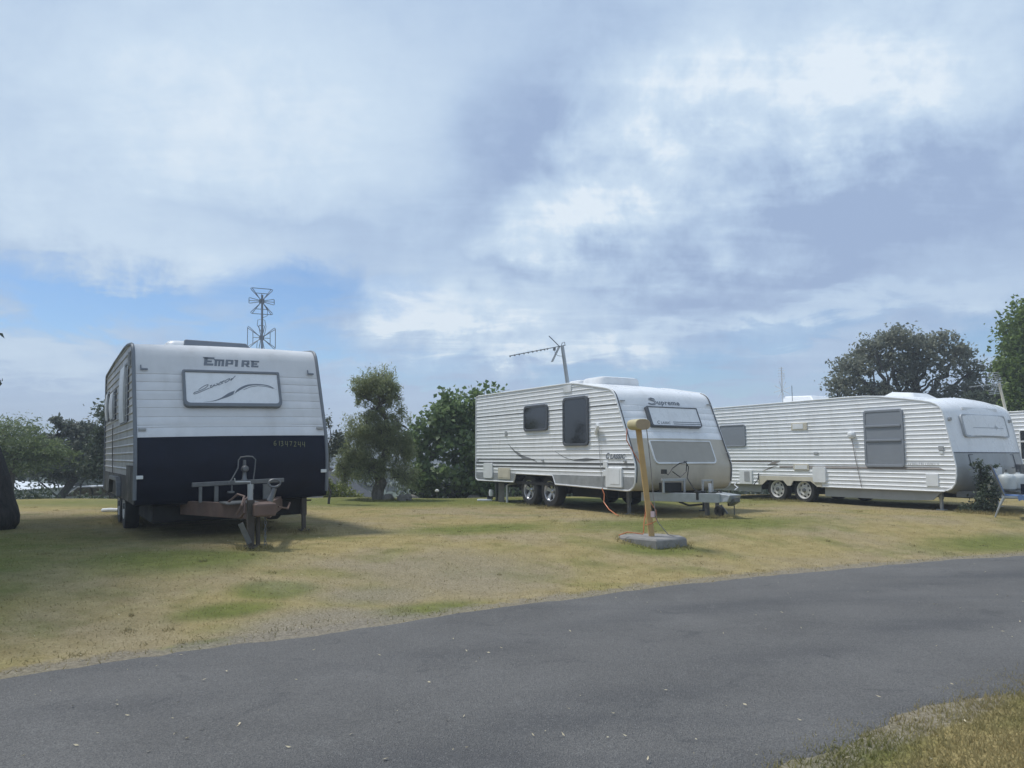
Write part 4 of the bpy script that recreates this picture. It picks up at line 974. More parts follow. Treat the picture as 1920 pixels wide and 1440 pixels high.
    m = MB(); ring_prism(m, i_, i2, lambda y, z: Vector((x0+kf*max(z, .9)+bul(y)+.012, y, z)), (-.03, 0, 0)); m.build('boot_door', 'dark_trim', root, True)
    for s in (-1, 1):
        MB().box(tuple(FP(s*1.08, 1.81, .04)-Vector((.02, .04, .03))), tuple(FP(s*1.08, 1.81, .04)+Vector((.02, .04, .03)))).build('marker_light', 'grey_plastic', root, bevel=.005)
    # roof fittings
    vm = MB()
    vm.add([(-1.25, -.45, 2.31), (-2.05, -.45, 2.40), (-2.05, .55, 2.40), (-1.25, .55, 2.31), (-1.45, -.22, 2.47), (-1.95, -.22, 2.52), (-1.95, .32, 2.52), (-1.45, .32, 2.47)], [(3,2,1,0),(4,5,6,7),(0,1,5,4),(1,2,6,5),(2,3,7,6),(3,0,4,7)])
    vm.build('roof_hatch', 'white_plastic', root, bevel=.02)
    vm = MB().box((-3.2, -.7, 2.36), (-2.6, -.2, 2.43)); vm.build('roof_vent', 'white_plastic', root, bevel=.03)
    ac = MB(); ac.add([(-4.8, -.6, 2.36), (-3.7, -.6, 2.36), (-3.7, .2, 2.36), (-4.8, .2, 2.36), (-4.7, -.52, 2.60), (-3.9, -.52, 2.57), (-3.9, .12, 2.57), (-4.7, .12, 2.60)], [(3,2,1,0),(4,5,6,7),(0,1,5,4),(1,2,6,5),(2,3,7,6),(3,0,4,7)]); ac.build('air_conditioner', 'white_plastic', root, bevel=.03)
    MB().box((-5.9, -.7, 2.35), (-5.2, -.1, 2.41)).build('roof_vent', 'white_plastic', root, bevel=.02)
    ax, ay = -4.35, -1.0
    an = MB().cyl((ax, ay, 2.36), (ax, ay, 3.28), .016).build('antenna', 'silver_trim', root, True)
    e = MB()
    for k in range(8):
        q = k*math.pi/4+.3; e.cyl((ax, ay, 2.72), (ax+.22*math.cos(q)*.3, ay+.22*math.cos(q), 2.72+.22*math.sin(q)), .008, seg=5)
    for z, l_ in ((2.98, .09), (3.05, .11), (3.12, .12), (3.19, .11), (3.25, .09)): e.cyl((ax, ay-l_, z), (ax, ay+l_, z+.02), .007, seg=5)
    e.tube([(ax, ay, 2.9), (ax, ay+.09, 3.0), (ax, ay+.08, 3.12), (ax, ay, 3.15)], .006, 5); e.build('wire_element', 'silver_trim', an, True)
    MB().cyl((-4.05, -1.0, 2.36), (-4.05, -1.0, 2.80), .007, seg=6).build('whip_aerial', 'dark_trim', root)
    # drawbar with two gas bottles
    d = MB()
    for s in (-1, 1): d.bar((-.2, s*.9, .33), (1.45, s*.08, .33), .06, .13)
    d.build('drawbar', 'dull_steel', root, bevel=.005)
    MB().box((.2, -.56, .395), (.75, .56, .415)).build('bottle_tray', 'dull_steel', root)
    for y in (-.36, .06):
        g = MB().lathe([(.001, .42), (.12, .42), (.155, .45), (.16, .50), (.16, .64), (.15, .69), (.11, .725), (.04, .735), (.035, .76), (.001, .76)], Matrix.Translation((.48, y, 0)), 24); o = g.build('gas_bottle', 'gas_white', root, True)
        MB().cyl((.48, y, .75), (.48, y, .82), .02).build('valve', 'dull_steel', o)
    MB().box((.16, -.40, .70), (.24, -.05, .86)).build('number_plate', 'white_plastic', root); MB().box((.30, .32, .42), (.42, .48, .92)).build('battery_box', 'dull_steel', root, bevel=.01)
    MB().bar((1.25, 0, .40), (1.25, 0, .05), .05, .05, (1, 0, 0)).build('jockey_stand', 'dull_steel', root)
    return root
caravan_three()
def caravan_four():
    W = 2.4; root = van_root('caravan', (16.5, 18.0), .517, 0, W, 'white caravan half hidden behind the long white caravan at the right edge')
    LN = 6.0
    prof = [(-.2, .42), (0, .6), (0, .95), (-.45, 2.0), (-.6, 2.2), (-.9, 2.32), (-2., 2.36), (-LN, 2.34), (-LN, .42)]
    m = MB(); shell(m, prof[:5], W/2-.004, .03); m.build('front_wall', 'white_gelcoat', root, True)
    m = MB(); shell(m, prof[4:8], W/2-.004, .03); m.build('roof', 'white_gelcoat', root, True)
    m = MB(); shell(m, prof[7:], W/2-.004, 0); m.build('rear_wall', 'white_gelcoat', root, True)
    lv = rib_levels(.42, 2.4, .11, .014, .42)
    for sg in (-1, 1):
        m = MB(); ribwall(m, [prof], sg*W/2, sg, lv); m.build('side_wall', 'white_cladding', root, norm=False)
        m = MB(); m.tube([(x, sg*(W/2+.004), z) for x, z in prof], .018, 6, closed=True); m.build('trim', 'white_plastic', root, True)
    window(root, W, -4.35, .98, -3.2, 1.83, 'white_plastic', 'car_glass', .04, .03, .03, bars=(1.50,), barmat='white_plastic')
    window(root, W, -2.4, 1.2, -1.3, 1.8, 'white_plastic', 'car_glass', .04, .03, .03)
    MB().box((-LN+.05, -W/2+.05, .38), (-.2, W/2-.05, .43)).build('floor', 'underside', root)
    for x in (-3.4, -2.6):
        for s in (-1, 1): wheel(root, x, s*1.05, .33, .2, 'steel')
    dr = MB()
    for s in (-1, 1): dr.bar((-.2, s*.8, .36), (1.2, s*.1, .36), .06, .12)
    dr.build('drawbar', 'dull_steel', root)
    for x in (-.5, -5.4):
        for s in (-1, 1): stab_leg(root, x, s*.95, .4, 0)
    an, top, d, side = yagi(root, (-4.85, -.85, 2.32), (-4.95, -.95, 3.22), (-5.15, -2.05, 3.08), 'light_decal', 'cream_plastic', .04, 8)
    e = MB(); c = top + d*.05
    for sgn in (1, -1):
        ax_ = (d*.55 + Vector((0, 0, sgn*1.))).normalized(); e.cyl(c, c + ax_*.36, .012, seg=5)
        for k in range(6):
            p = c + ax_*(.06*k + .05); e.cyl(p - d*.16 - side*.06, p + d*.16 + side*.06, .007, seg=5)
    e.build('reflector', 'light_decal', an, True)
caravan_four()

# ------------------------------------------------------------------ power post on its slab
def power_post():
    bx, by = 1.93, 10.78; zb = zt1(bx, by)
    m = MB(); rr = random.Random(5)
    lo = [(-.44, .10), (-.36, -.10), (-.02, -.46), (.12, -.36), (.44, -.16), (.42, .16), (.16, .36), (-.22, .34)]
    n = len(lo); hz = .08
    vs = [(x*1.03, y*1.03, -.06) for x, y in lo] + [(x*1.02, y*1.02, hz-.03+rr.uniform(-.01, .01)) for x, y in lo] + [(x*.95, y*.95, hz+rr.uniform(-.008, .008)) for x, y in lo]
    m.add(vs, [(k*n+i, k*n+(i+1)%n, (k+1)*n+(i+1)%n, (k+1)*n+i) for k in range(2) for i in range(n)] + [tuple(range(2*n, 3*n))])
    s = m.build('concrete_slab', 'concrete', bevel=.012); s.location = (bx, by, zb)
    tag(s, 'low broken edged grey concrete slab lying in the grass under the yellow post', 'slab')
    top0 = zb + hz
    root = empty('power_post', (bx+.0, by, top0-.01)); tag(root, 'leaning yellow timber power post with a rounded box on top and hanging cords', 'power post')
    p0 = Vector((0, 0, 0)); p1 = Vector((-.165, 0, 1.50 - top0 - .0))
    m = MB(); d = (p1 - p0)
    sec = [(-.037, -.037), (.037, -.040), (.039, .037), (-.036, .036)]; N_ = 7; vs = []
    for k in range(N_):
        t = k/(N_-1); c = p0 + d*t; q = 1 + .05*math.sin(k*2.3)
        vs += [(c.x + a*q, c.y + b*q, c.z) for a, b in sec]
    m.add(vs, [(4*k+i, 4*k+(i+1)%4, 4*k+4+(i+1)%4, 4*k+4+i) for k in range(N_-1) for i in range(4)] + [(3, 2, 1, 0), tuple(range(4*N_-4, 4*N_))])
    m.build('post', 'yellow_timber', root, bevel=.008)
    A = Vector((.40, -.917, 0)).normalized(); S = Vector((.917, .40, 0)); U = Vector((0, 0, 1)); c = p1 + Vector((0, 0, .02))
    prof = [(.122*math.copysign(abs(math.cos(q))**.75, math.cos(q)), .076*math.copysign(abs(math.sin(q))**.75, math.sin(q))) for q in [k*2*math.pi/24 for k in range(24)]]
    m = MB(); front = [c + A*.13 + S*a + U*b for a, b in prof]; m.prism(front, A*-.23); b = m.build('junction_box', 'yellow_box', root, True, bevel=.008)
    m = MB(); m.prism([c + A*.134 + S*a*.93 + U*b_*.93 for a, b_ in prof], A*-.005); m.build('end_cap', 'tan_endcap', b, True)
    def cord(pts, r, mat, name='cord'):
        return MB().tube(pts, r, 6).build(name, mat, root, True)
    g = lambda x, y: Vector((x - bx, y - by, zt1(x, y) + .02 - (top0 - .01)))
    cord([c+Vector((-.14, .1, -.05)), c+Vector((-.155, .05, -.22)), Vector((-.1, .09, .95)), Vector((-.06, .08, .55)), Vector((-.07, .07, .30)), Vector((-.11, -.03, .18)), Vector((-.12, -.06, .06)), g(bx-.14, by-.12)+Vector((0, 0, .1)), g(bx-.35, by-.10)+Vector((0, 0, .11)), g(bx-.46, by-.05)+Vector((0, 0, .05))], .007, 'orange_cord')
    cord([c+Vector((.10, -.1, -.05)), c+Vector((.12, -.08, -.2)), Vector((-.0, -.03, .95)), Vector((.02, -.05, .6)), Vector((.045, -.07, .3)), Vector((.08, -.05, .2)), Vector((.22, -.05, .03)), Vector((.30, -.02, .01)), Vector((.42, .1, 0))], .006, 'stripe_taupe')
    cord([Vector((-.02, .06, .5)), Vector((.06, -.03, .36)), Vector((.055, -.06, .22)), Vector((-.02, -.06, .18)), Vector((-.10, -.05, .16))], .006, 'orange_cord')
    MB().box((-.02, -.062, .27), (.035, -.054, .35)).build('tag', 'pink_tag', root)
power_post()
def small_things():
    W = 2.4
    m = MB().tube([(2.218-.95*.509-.0*.86-.03, 13.90+.95*.861-.03, .47), (1.74, 14.62, .36), (1.72, 14.55, .22), (1.79, 14.35, .1), (1.86, 14.0, .04), (1.9, 13.85, .02)], .009, 6)
    tag(m.build('extension_cord', 'orange_cord', smooth=True), 'orange cord hanging from under the beige nosed caravan down to the grass', 'cord')
    m = MB(); z = zt1(-8.1, 15.2); m.tube([(-7.98, 15.15, z+.03), (-7.8, 15.1, z+.045), (-7.4, 15.05, z+.03)], .035, 8)
    tag(m.build('drain_pipe', 'white_plastic', smooth=True), 'short white plastic pipe lying in the grass left of the navy nosed caravan', 'pipe')
    # waste pipes and posts at the rear of caravan two
    f = Vector((math.sin(.534), -math.cos(.534), 0)); l = Vector((math.cos(.534), math.sin(.534), 0)); O = Vector((3.25093, 14.51078, 0))
    Wd = lambda x, y, z: O + f*x + l*y + Vector((0, 0, z))
    r = empty('waste_stand', Wd(-5.0, -1.0, 0)); tag(r, 'grey timber prop and white waste pipe standing under the rear of the beige nosed caravan', 'waste pipe')
    inv = -Wd(-5.0, -1.0, 0)
    P = lambda *a: Wd(*a) + inv
    MB().bar(P(-5.1, -1.05, .0), P(-5.1, -1.05, .50), .14, .14).build('prop', 'concrete', r); MB().bar(P(-4.0, -.9, .0), P(-4.0, -.9, .50), .12, .12).build('prop', 'concrete', r)
    t = MB(); t.tube([P(-4.82, -1.06, 0), P(-4.82, -1.06, .40), P(-4.78, -.98, .45), P(-4.6, -.6, .48)], .028, 8); t.build('waste_pipe', 'white_plastic', r, True)
    b = empty('tap', Wd(-5.5, -1.15, 0)); tag(b, 'white topped garden tap on a low white base behind the beige nosed caravan', 'tap')
    MB().box((-.30, -.06, .0), (.06, .06, .06)).build('base', 'white_plastic', b, bevel=.02)
    MB().box((-.06, -.04, .06), (.08, .04, .14)).build('body', 'dark_hose', b); t = MB(); t.lathe([(.001, .0), (.055, .01), (.06, .09), (.05, .16), (.001, .17)], Matrix.Translation((.04, 0, .12)), 14); t.build('lid', 'white_plastic', b, True)
    # chair at the right edge
    c = empty('camping_chair', (8.95, 14.30, zt1(9, 14.3)), (0, 0, R(-33))); tag(c, 'folding camping chair with blue cloth and thin metal legs at the right edge', 'chair')
    for y, nm in ((-.25, 0), (.25, 1)):
        MB().tube([(.30, y, .36), (.17, y, .80), (.16, y, .86)], .016, 8).build('back_post', 'dull_steel', c, True) if 0 else None
        MB().tube([(-.10, y, .93), (-.08, y, .92), (.10, y, .40), (.12, y, .36)], .016, 8).build('back_post', 'dull_steel', c, True)
        MB().tube([(.10, y, .37), (.03, y, .22), (-.05, y, .02), (-.06, y, .0)], [.026, .02, .013, .012], 8).build('leg', 'galvanised', c, True)
        MB().tube([(.52, y, .37), (.56, y, .2), (.62, y, .0)], .014, 8).build('leg', 'galvanised', c, True)
        MB().bar((.06, y, .375), (.56, y, .36), .03, .035).build('seat_rail', 'galvanised', c)
    MB().prism([(.10, -.235, .385), (.56, -.235, .37), (.56, .235, .37), (.10, .235, .385)], (0, 0, .02)).build('seat', 'blue_cloth', c, bevel=.008)
    MB().prism([(.085, -.24, .45), (-.06, -.24, .88), (-.06, .24, .88), (.085, .24, .45)], (.015, 0, .004)).build('backrest', 'blue_cloth', c)
    d = MB(); n = 6; vs = []
    for i in range(n+1):
        x = .30 + .32*i/n
        vs += [(x, -.27, .40 + .02*math.sin(i*2)), (x + .02, -.285, .30 + .03*math.sin(i*1.7))]
    d.add(vs, [(2*i, 2*i+2, 2*i+3, 2*i+1) for i in range(n)]); d.add([(v[0], v[1]+.012, v[2]) for v in vs], [(2*i, 2*i+1, 2*i+3, 2*i+2) for i in range(n)])
    d.build('draped_cloth', 'blue_cloth', c, True)
    m = MB(); m.box((.36, -.05, .42), (.44, .05, .60)); m.box((.385, -.052, .47), (.415, -.05, .56)); m.build('bag', 'navy_panel', c, bevel=.01)
small_things()

# ------------------------------------------------------------------ trees and plants
def leaf_quads(P, size, aspect, droop, rng, up=.3):
    n = len(P); L_ = rng.uniform(.45, 1.4, n) * size
    ax = rng.normal(0, 1, (n, 3)); ax[:, 2] = ax[:, 2]*(1-droop) - droop*1.6
    ax /= np.linalg.norm(ax, axis=1)[:, None]
    nn = rng.normal(0, 1, (n, 3)); nn[:, 2] += up
    sd = np.cross(ax, nn); sd /= np.linalg.norm(sd, axis=1)[:, None] + 1e-9
    nr = np.cross(sd, ax)
    a = ax * L_[:, None]; b = sd * (L_ * aspect)[:, None]; k = nr * (L_*.18)[:, None]
    return np.stack([P - a*.5, P + b*.5 + k, P + a*.5, P - b*.5 + k], 1).reshape(-1, 3)
def crown_points(blobs, rng, clump=.2):
    out = []
    for (c, r, n, nc) in blobs:
        d = rng.normal(0, 1, (nc, 3)); d /= np.linalg.norm(d, axis=1)[:, None]
        q = rng.random(nc) ** .42 * rng.uniform(.8, 1.08, nc)
        C = np.array(c) + d * q[:, None] * np.array(r)
        idx = rng.integers(0, nc, n); sc = rng.uniform(.6, 1.3, nc)
        out.append(C[idx] + rng.normal(0, 1, (n, 3)) * (clump * np.array(r))[None] * sc[idx, None])
    return np.concatenate(out)
def limb(mb, p, q, r0, r1, wob=.06, n=6, seg=7, rng=random):
    p, q = Vector(p), Vector(q); pts = []; ln = (q-p).length
    for i in range(n+1):
        t = i/n; w = Vector((rng.uniform(-1, 1), rng.uniform(-1, 1), rng.uniform(-.5, .5))) * wob * ln * math.sin(math.pi*t)
        pts.append(p + (q-p)*t + w + Vector((0, 0, -.0)))
    mb.tube(pts, [r0 + (r1-r0)*i/n for i in range(n+1)], seg); return pts
def tree(name, label, cat, base, limbs, blobs, leaf, size, aspect=.5, droop=0., clump=.2, bark='bark_grey', group=None, seed=1, twigs=True, crown='crown', tr=.05):
    rng = np.random.default_rng(seed); rr = random.Random(seed)
    o = empty(name, base); tag(o, label, cat, group); B = Vector(base)
    t = MB()
    for (p, q, r0, r1) in limbs: limb(t, Vector(p)-B, Vector(q)-B, r0, r1, .07, 7, 8, rr)
    if twigs and limbs:
        ends = [Vector(l[1]) for l in limbs]
        for (c, r, n, nc) in blobs:
            cv = Vector(c); e = min(ends, key=lambda v: (v-cv).length)
            limb(t, e-B, cv-B, tr, tr*.5, .1, 5, 6, rr)
            for k in range(7):
                d = Vector(rr.gauss(0, 1) for _ in range(3)); d.normalize()
                limb(t, cv-B, cv-B+Vector((d.x*r[0], d.y*r[1], d.z*r[2]))*.85, tr*.5, tr*.12, .1, 4, 5, rr)
    if t.v: t.build('trunk', bark, o, True)
    P = crown_points(blobs, rng, clump) - np.array(base)
    V = leaf_quads(P, size, aspect, droop, rng)
    mesh_np(crown, V, np.arange(len(V)).reshape(-1, 4), leaf, parent=o)
    return o
def build_plants():
    b0 = (-3.32, 19.3, -.02)
    T = tree('pepper_tree', 'small feathery pepper tree with a round top knot on a wide drooping skirt', 'tree', b0,
         [((-3.32, 19.3, -.1), (-3.28, 19.35, .8), .17, .12), ((-3.28, 19.35, .75), (-3.12, 19.4, 1.7), .10, .07), ((-3.12, 19.4, 1.7), (-3.35, 19.4, 2.4), .07, .05), ((-3.28, 19.35, .7), (-3.8, 19.4, 1.25), .09, .05)],
         [((-3.42, 19.4, 2.86), (.58, .55, .40), 8775, 42), ((-3.80, 19.4, 2.62), (.25, .3, .28), 1215, 10), ((-3.0, 19.4, 2.55), (.35, .35, .40), 2025, 16), ((-3.42, 19.4, 2.25), (.33, .3, .3), 1755, 14), ((-3.6, 19.35, 1.75), (.55, .5, .45), 7020, 36), ((-3.9, 19.3, 1.15), (.50, .5, .55), 7560, 36), ((-3.15, 19.4, 1.35), (.50, .5, .55), 4860, 28), ((-2.85, 19.5, 1.9), (.35, .35, .45), 2025, 18), ((-3.6, 19.25, .75), (.6, .5, .4), 4050, 26), ((-4.15, 19.3, .75), (.30, .4, .35), 2430, 16), ((-2.8, 19.4, 1.2), (.42, .45, .5), 3200, 24), ((-2.75, 19.4, .6), (.45, .45, .35), 2400, 20)],
         'leaf_pepper', .085, .22, .55, .18, 'bark_grey', seed=3)
    st = MB(); rr = random.Random(2)
    for k in range(7):
        a = rr.uniform(0, 6.28); st.lathe([(.001, -.05), (.10*rr.uniform(.7, 1.3), -.04), (.11*rr.uniform(.7, 1.3), .06), (.06, .12), (.001, .14)], Matrix.Translation((-2.85 + .28*math.cos(a), 19.2 + .15*math.sin(a), zt1(-2.9, 19.2)+.02)) @ Matrix.Rotation(rr.uniform(-.5, .5), 4, 'X'), 9)
    tag(st.build('rubble_heap', 'rock_grey'), 'low heap of grey rubble against the foot of the pepper tree', 'rubble')
    tree('broadleaf_tree', 'bushy broad leaved green tree spreading behind the beige nosed caravan', 'tree', (-1.2, 22.2, zt1(-1.2, 22.2)),
         [((-1.2, 22.2, -.9), (-1.1, 22.2, .7), .14, .11), ((-1.1, 22.2, .6), (-1.9, 22.1, 1.7), .08, .05), ((-1.1, 22.2, .6), (-.4, 22.3, 2.0), .08, .05)],
         [((-1.75, 22.0, 2.35), (.75, .7, .70), 1989, 44), ((-2.5, 22.0, 1.5), (.62, .6, .80), 1127, 30), ((-.9, 22.1, 2.3), (.8, .7, .75), 1723, 40), ((.1, 22.4, 2.1), (.75, .7, .62), 1127, 30), ((-1.2, 21.9, 1.4), (1.15, .8, .75), 2121, 40), ((-1.3, 21.8, .45), (1.3, .8, .55), 1723, 34), ((-2.5, 21.9, .6), (.5, .6, .5), 729, 20)],
         'leaf_broad', .14, .75, .1, .17, 'bark_grey', seed=5)
    # flowering sapling beyond caravan one
    tree('sapling', 'thin young tree with sparse leaves showing past the right side of the navy nosed caravan', 'tree', (-4.2, 17.8, zt1(-4.2, 17.8)),
         [((-4.2, 17.8, -.05), (-4.22, 17.8, 1.0), .03, .02), ((-4.22, 17.8, 1.0), (-4.25, 17.8, 1.9), .018, .008)],
         [((-4.25, 17.8, 1.85), (.14, .14, .28), 90, 10), ((-4.05, 17.8, 1.45), (.22, .2, .22), 190, 12), ((-4.25, 17.8, 1.25), (.28, .25, .35), 380, 14)],
         'leaf_grey', .075, .6, .2, .25, 'bark_dark', seed=8, tr=.012)
    tree('shrub', 'bright yellow green low shrub on the lawn edge beside the pepper tree', 'shrub', (-4.7, 20.9, zt1(-4.7, 20.9)), [],
         [((-4.55, 20.9, .0), (.42, .35, .32), 1500, 24), ((-4.9, 20.8, .15), (.18, .2, .35), 700, 12), ((-4.15, 20.9, -.1), (.25, .3, .22), 500, 10)], 'leaf_lime', .075, .5, 0, .25, seed=9, crown='foliage')
    tree('potted_shrub', 'scruffy green shrub with a few pale flowers in front of the long white caravan', 'shrub', (9.12, 14.95, zt1(9.1, 14.95)),
         [((9.12, 14.95, -.02), (9.10, 14.95, .5), .02, .012)],
         [((9.1, 14.93, .35), (.22, .2, .28), 750, 16), ((9.15, 14.93, .62), (.19, .17, .2), 520, 14), ((9.02, 14.93, .92), (.13, .1, .12), 160, 9), ((9.26, 14.93, .85), (.13, .1, .08), 150, 8), ((9.0, 14.95, .12), (.3, .25, .16), 700, 14)], 'leaf_dark', .06, .5, .1, .25, 'bark_dark', seed=12, tr=.01)
    rng = np.random.default_rng(4)
    fl = MB()
    for (x, y, z) in [(9.19, 14.72, .78), (9.16, 14.74, .72), (9.05, 14.72, .52), (9.1, 14.72, .60), (9.06, 14.73, .47)]:
        for k in range(5):
            a = k*1.2566; fl.add([(x, y, z), (x+.025*math.cos(a-.4), y-.01, z+.025*math.sin(a-.4)), (x+.036*math.cos(a), y-.012, z+.036*math.sin(a)), (x+.025*math.cos(a+.4), y-.01, z+.025*math.sin(a+.4))], [(0, 1, 2, 3)])
    sh = bpy.data.objects['potted_shrub']; o = fl.build('flower', 'petal', sh, norm=False); o.location = -sh.location
    # spreading coastal tree with bare limbs under its canopy
    g = zt1(17.5, 34)
    lim = [((17.4, 34, g-.2), (17.3, 34, 1.6), .42, .34)]; rr = random.Random(21)
    tips = [(14.4, 33.6, 4.1), (15.2, 34, 5.0), (16.0, 33.6, 5.7), (17.0, 34.2, 6.1), (17.9, 33.7, 5.6), (18.8, 34.2, 6.0), (19.6, 33.8, 5.5), (20.3, 34.2, 4.7), (15.6, 33.2, 3.9), (18.6, 33.3, 4.3)]
    for tx, ty, tz in tips:
        mid = (17.35 + (tx-17.35)*.42 + rr.uniform(-.2, .2), 34 + (ty-34)*.5, 1.5 + (tz-1.5)*.52 + rr.uniform(-.2, .1))
        lim += [((17.35, 34, 1.4), mid, .19, .12), (mid, (tx, ty, tz), .12, .05)]
        for k in range(3): lim.append((mid, (mid[0]+rr.uniform(-1.3, 1.3), mid[1]+rr.uniform(-.8, .8), mid[2]+rr.uniform(.5, 1.5)), .07, .025))
    bl = [((14.6, 33.8, 4.15), (.85, .9, .60), 806, 26), ((15.2, 34, 5.0), (.9, 1.0, .6), 1054, 30), ((16.1, 34, 5.85), (.9, 1.0, .55), 1240, 32), ((17.05, 34, 6.30), (.95, 1.1, .55), 1302, 32), ((17.9, 34, 5.7), (.7, .9, .55), 806, 22), ((18.9, 34, 6.15), (.95, 1.1, .50), 1178, 30), ((19.8, 34, 5.6), (.8, .9, .50), 806, 26), ((20.5, 34, 4.9), (.7, .9, .55), 558, 24), ((16.8, 34, 5.1), (1.3, 1.0, .6), 930, 28), ((18.9, 34, 5.2), (1.2, 1.0, .6), 744, 26), ((14.2, 34, 3.2), (.6, .8, .6), 496, 18), ((15.7, 34, 4.1), (1.0, .9, .5), 558, 20), ((15.3, 34.3, 2.9), (1.4, 1.0, .55), 1364, 30), ((17.5, 34.6, 2.9), (1.6, 1.0, .5), 1364, 30), ((19.8, 34, 4.1), (.9, .9, .5), 372, 18), ((16.2, 33.6, 3.7), (1.3, .8, .55), 700, 20), ((18.9, 33.6, 3.6), (1.4, .8, .6), 800, 20), ((20.6, 33.8, 3.9), (.8, .8, .7), 700, 18), ((17.6, 33.8, 4.6), (1.2, .9, .6), 600, 18)]
    tree('spreading_tree', 'big dome shaped dark tree with bare twisting limbs behind the long white caravan', 'tree', (17.4, 34, g), lim, bl, 'leaf_coastal', .17, .55, .0, .22, 'bark_dark', seed=22, tr=.05)
    tree('dark_bush', 'dark rounded bush between the dome shaped tree and the tall bright green tree', 'shrub', (20.9, 31.5, zt1(20.9, 31.5)), [((20.9, 31.5, zt1(20.9, 31.5)-.1), (20.7, 31.5, 1.8), .14, .08)],
         [((19.6, 31.5, 3.25), (1.0, .9, .55), 2600, 32), ((20.7, 31.5, 3.6), (.8, .9, .55), 2000, 28), ((20.5, 31.5, 2.4), (1.3, .9, .9), 3000, 36), ((19.0, 31.5, 2.2), (1.0, .8, .6), 1200, 20)], 'leaf_dark', .17, .5, 0, .2, 'bark_dark', seed=23)
    tree('bright_tree', 'tall dense bright green tree at the right edge behind the half hidden caravan', 'tree', (19.6, 27.5, zt1(19.6, 27.5)), [((19.6, 27.5, -1.5), (19.6, 27.5, 3), .3, .2)],
         [((19.1, 27.3, 5.6), (1.35, 1.6, 1.3), 10400, 60), ((18.55, 27.2, 4.3), (1.15, 1.3, 1.1), 8400, 50), ((19.2, 27.0, 3.0), (1.5, 1.5, 1.1), 9200, 50), ((20.6, 27.5, 6.3), (1.8, 1.6, 1.5), 8400, 50), ((20.8, 27.5, 4.2), (1.8, 1.6, 1.5), 6000, 40), ((18.9, 27.2, 1.9), (1.1, 1.2, .9), 4400, 30)], 'leaf_bright', .16, .6, 0, .17, seed=24, tr=.03)
    # trees on the left beyond the lawn
    tree('feathery_tree', 'hazy light green feathery tree at the left edge beyond the lawn', 'tree', (-17.0, 26, zt1(-17, 26)), [((-17.0, 26, -3), (-16.9, 26, 1.2), .16, .1)],
         [((-17.3, 26, 1.9), (1.3, 1.0, .50), 3600, 40), ((-16.2, 26, 1.35), (1.0, .9, .40), 2600, 30), ((-15.4, 26, 1.2), (.7, .6, .22), 900, 16), ((-16.9, 26, .95), (1.7, 1.0, .5), 3400, 40), ((-18.4, 26, 1.6), (1.0, .9, .7), 1600, 24)], 'leaf_feather', .15, .25, .2, .25, seed=31)
    tree('grey_gum_tree', 'open grey green gum tree in the gap left of the navy nosed caravan', 'tree', (-17.0, 30, zt1(-17, 30)), [((-17.0, 30, -4), (-17.1, 30, .9), .22, .13), ((-17.1, 30, .8), (-17.9, 30, 1.8), .09, .05), ((-17.1, 30, .8), (-16.5, 30, 1.9), .09, .05)],
         [((-17.4, 30, 2.25), (.55, .6, .42), 1000, 20), ((-16.7, 30, 2.05), (.55, .6, .40), 900, 18), ((-17.9, 30, 1.55), (.7, .6, .45), 1100, 20), ((-16.6, 30, 1.4), (.8, .7, .5), 1100, 20), ((-17.4, 30, .9), (1.2, .8, .5), 1900, 26), ((-17.2, 30, .55), (1.6, .9, .4), 2200, 30)], 'leaf_grey', .17, .45, .2, .22, 'bark_dark', seed=32)
    tree('dark_tree', 'dense dark rounded tree close behind the left side of the navy nosed caravan', 'tree', (-14.2, 27.5, zt1(-14.2, 27.5)), [((-14.2, 27.5, -3), (-14.1, 27.5, 1), .2, .12)],
         [((-13.9, 27.5, 2.35), (.95, .9, .75), 4000, 46), ((-14.4, 27.5, 1.6), (.75, .8, .7), 2600, 34), ((-13.6, 27.5, 1.2), (1.1, .9, .8), 2800, 34), ((-14.2, 27.5, .6), (1.3, .9, .6), 3400, 40)], 'leaf_dark', .14, .5, .1, .2, 'bark_dark', seed=33)
    tree('dark_thicket_tree', 'low dark shaded tree filling the space under the grey gum tree', 'tree', (-18.5, 33, zt1(-18.5, 33)), [((-18.5, 33, -5), (-18.5, 33, -1.5), .2, .12)],
         [((-18.2, 33, .75), (2.0, 1.0, .62), 3800, 40), ((-20.8, 33, .8), (1.8, 1.0, .62), 3200, 36), ((-23.0, 33, .85), (1.6, 1.0, .65), 2600, 30), ((-16, 33, .65), (1.4, 1.0, .7), 2600, 30)], 'leaf_dark', .18, .5, .1, .22, 'bark_dark', seed=34)
    # hedges
    def hedge(name, label, x0, x1, y, top, seed, y1=None, th=.6, n=6000, leaf='leaf_dark'):
        y1 = y if y1 is None else y1; bl = []; k = max(2, int(abs(x1-x0)/1.1))
        for i in range(k):
            t = (i+.5)/k; bl.append(((x0+(x1-x0)*t, y+(y1-y)*t, top-.55), (abs(x1-x0)/k*.75, th, .52), n//k, 26)); bl.append(((x0+(x1-x0)*t, y+(y1-y)*t, top-1.4), (abs(x1-x0)/k*.75, th, .7), n//k, 22))
        xm, ym = (x0+x1)/2, (y+y1)/2
        tree(name, label, 'hedge', (xm, ym, zt1(xm, ym)), [], bl, leaf, .11, .5, 0, .25, seed=seed, crown='foliage')
    hedge('hedge', 'low dark clipped hedge along the lawn edge at the far left, the higher one', -19, -12.6, 21.6, .22, 41, n=9000)
    hedge('hedge', 'lower dark strip of hedge between the far left hedge and the navy nosed caravan', -12.4, -8.0, 21.8, .02, 44, n=5000)
    hedge('hedge', 'dark leafy hedge along the lawn edge behind the beige nosed caravan', -2.9, 4.5, 22.3, .55, 42, 23.5, n=10000)
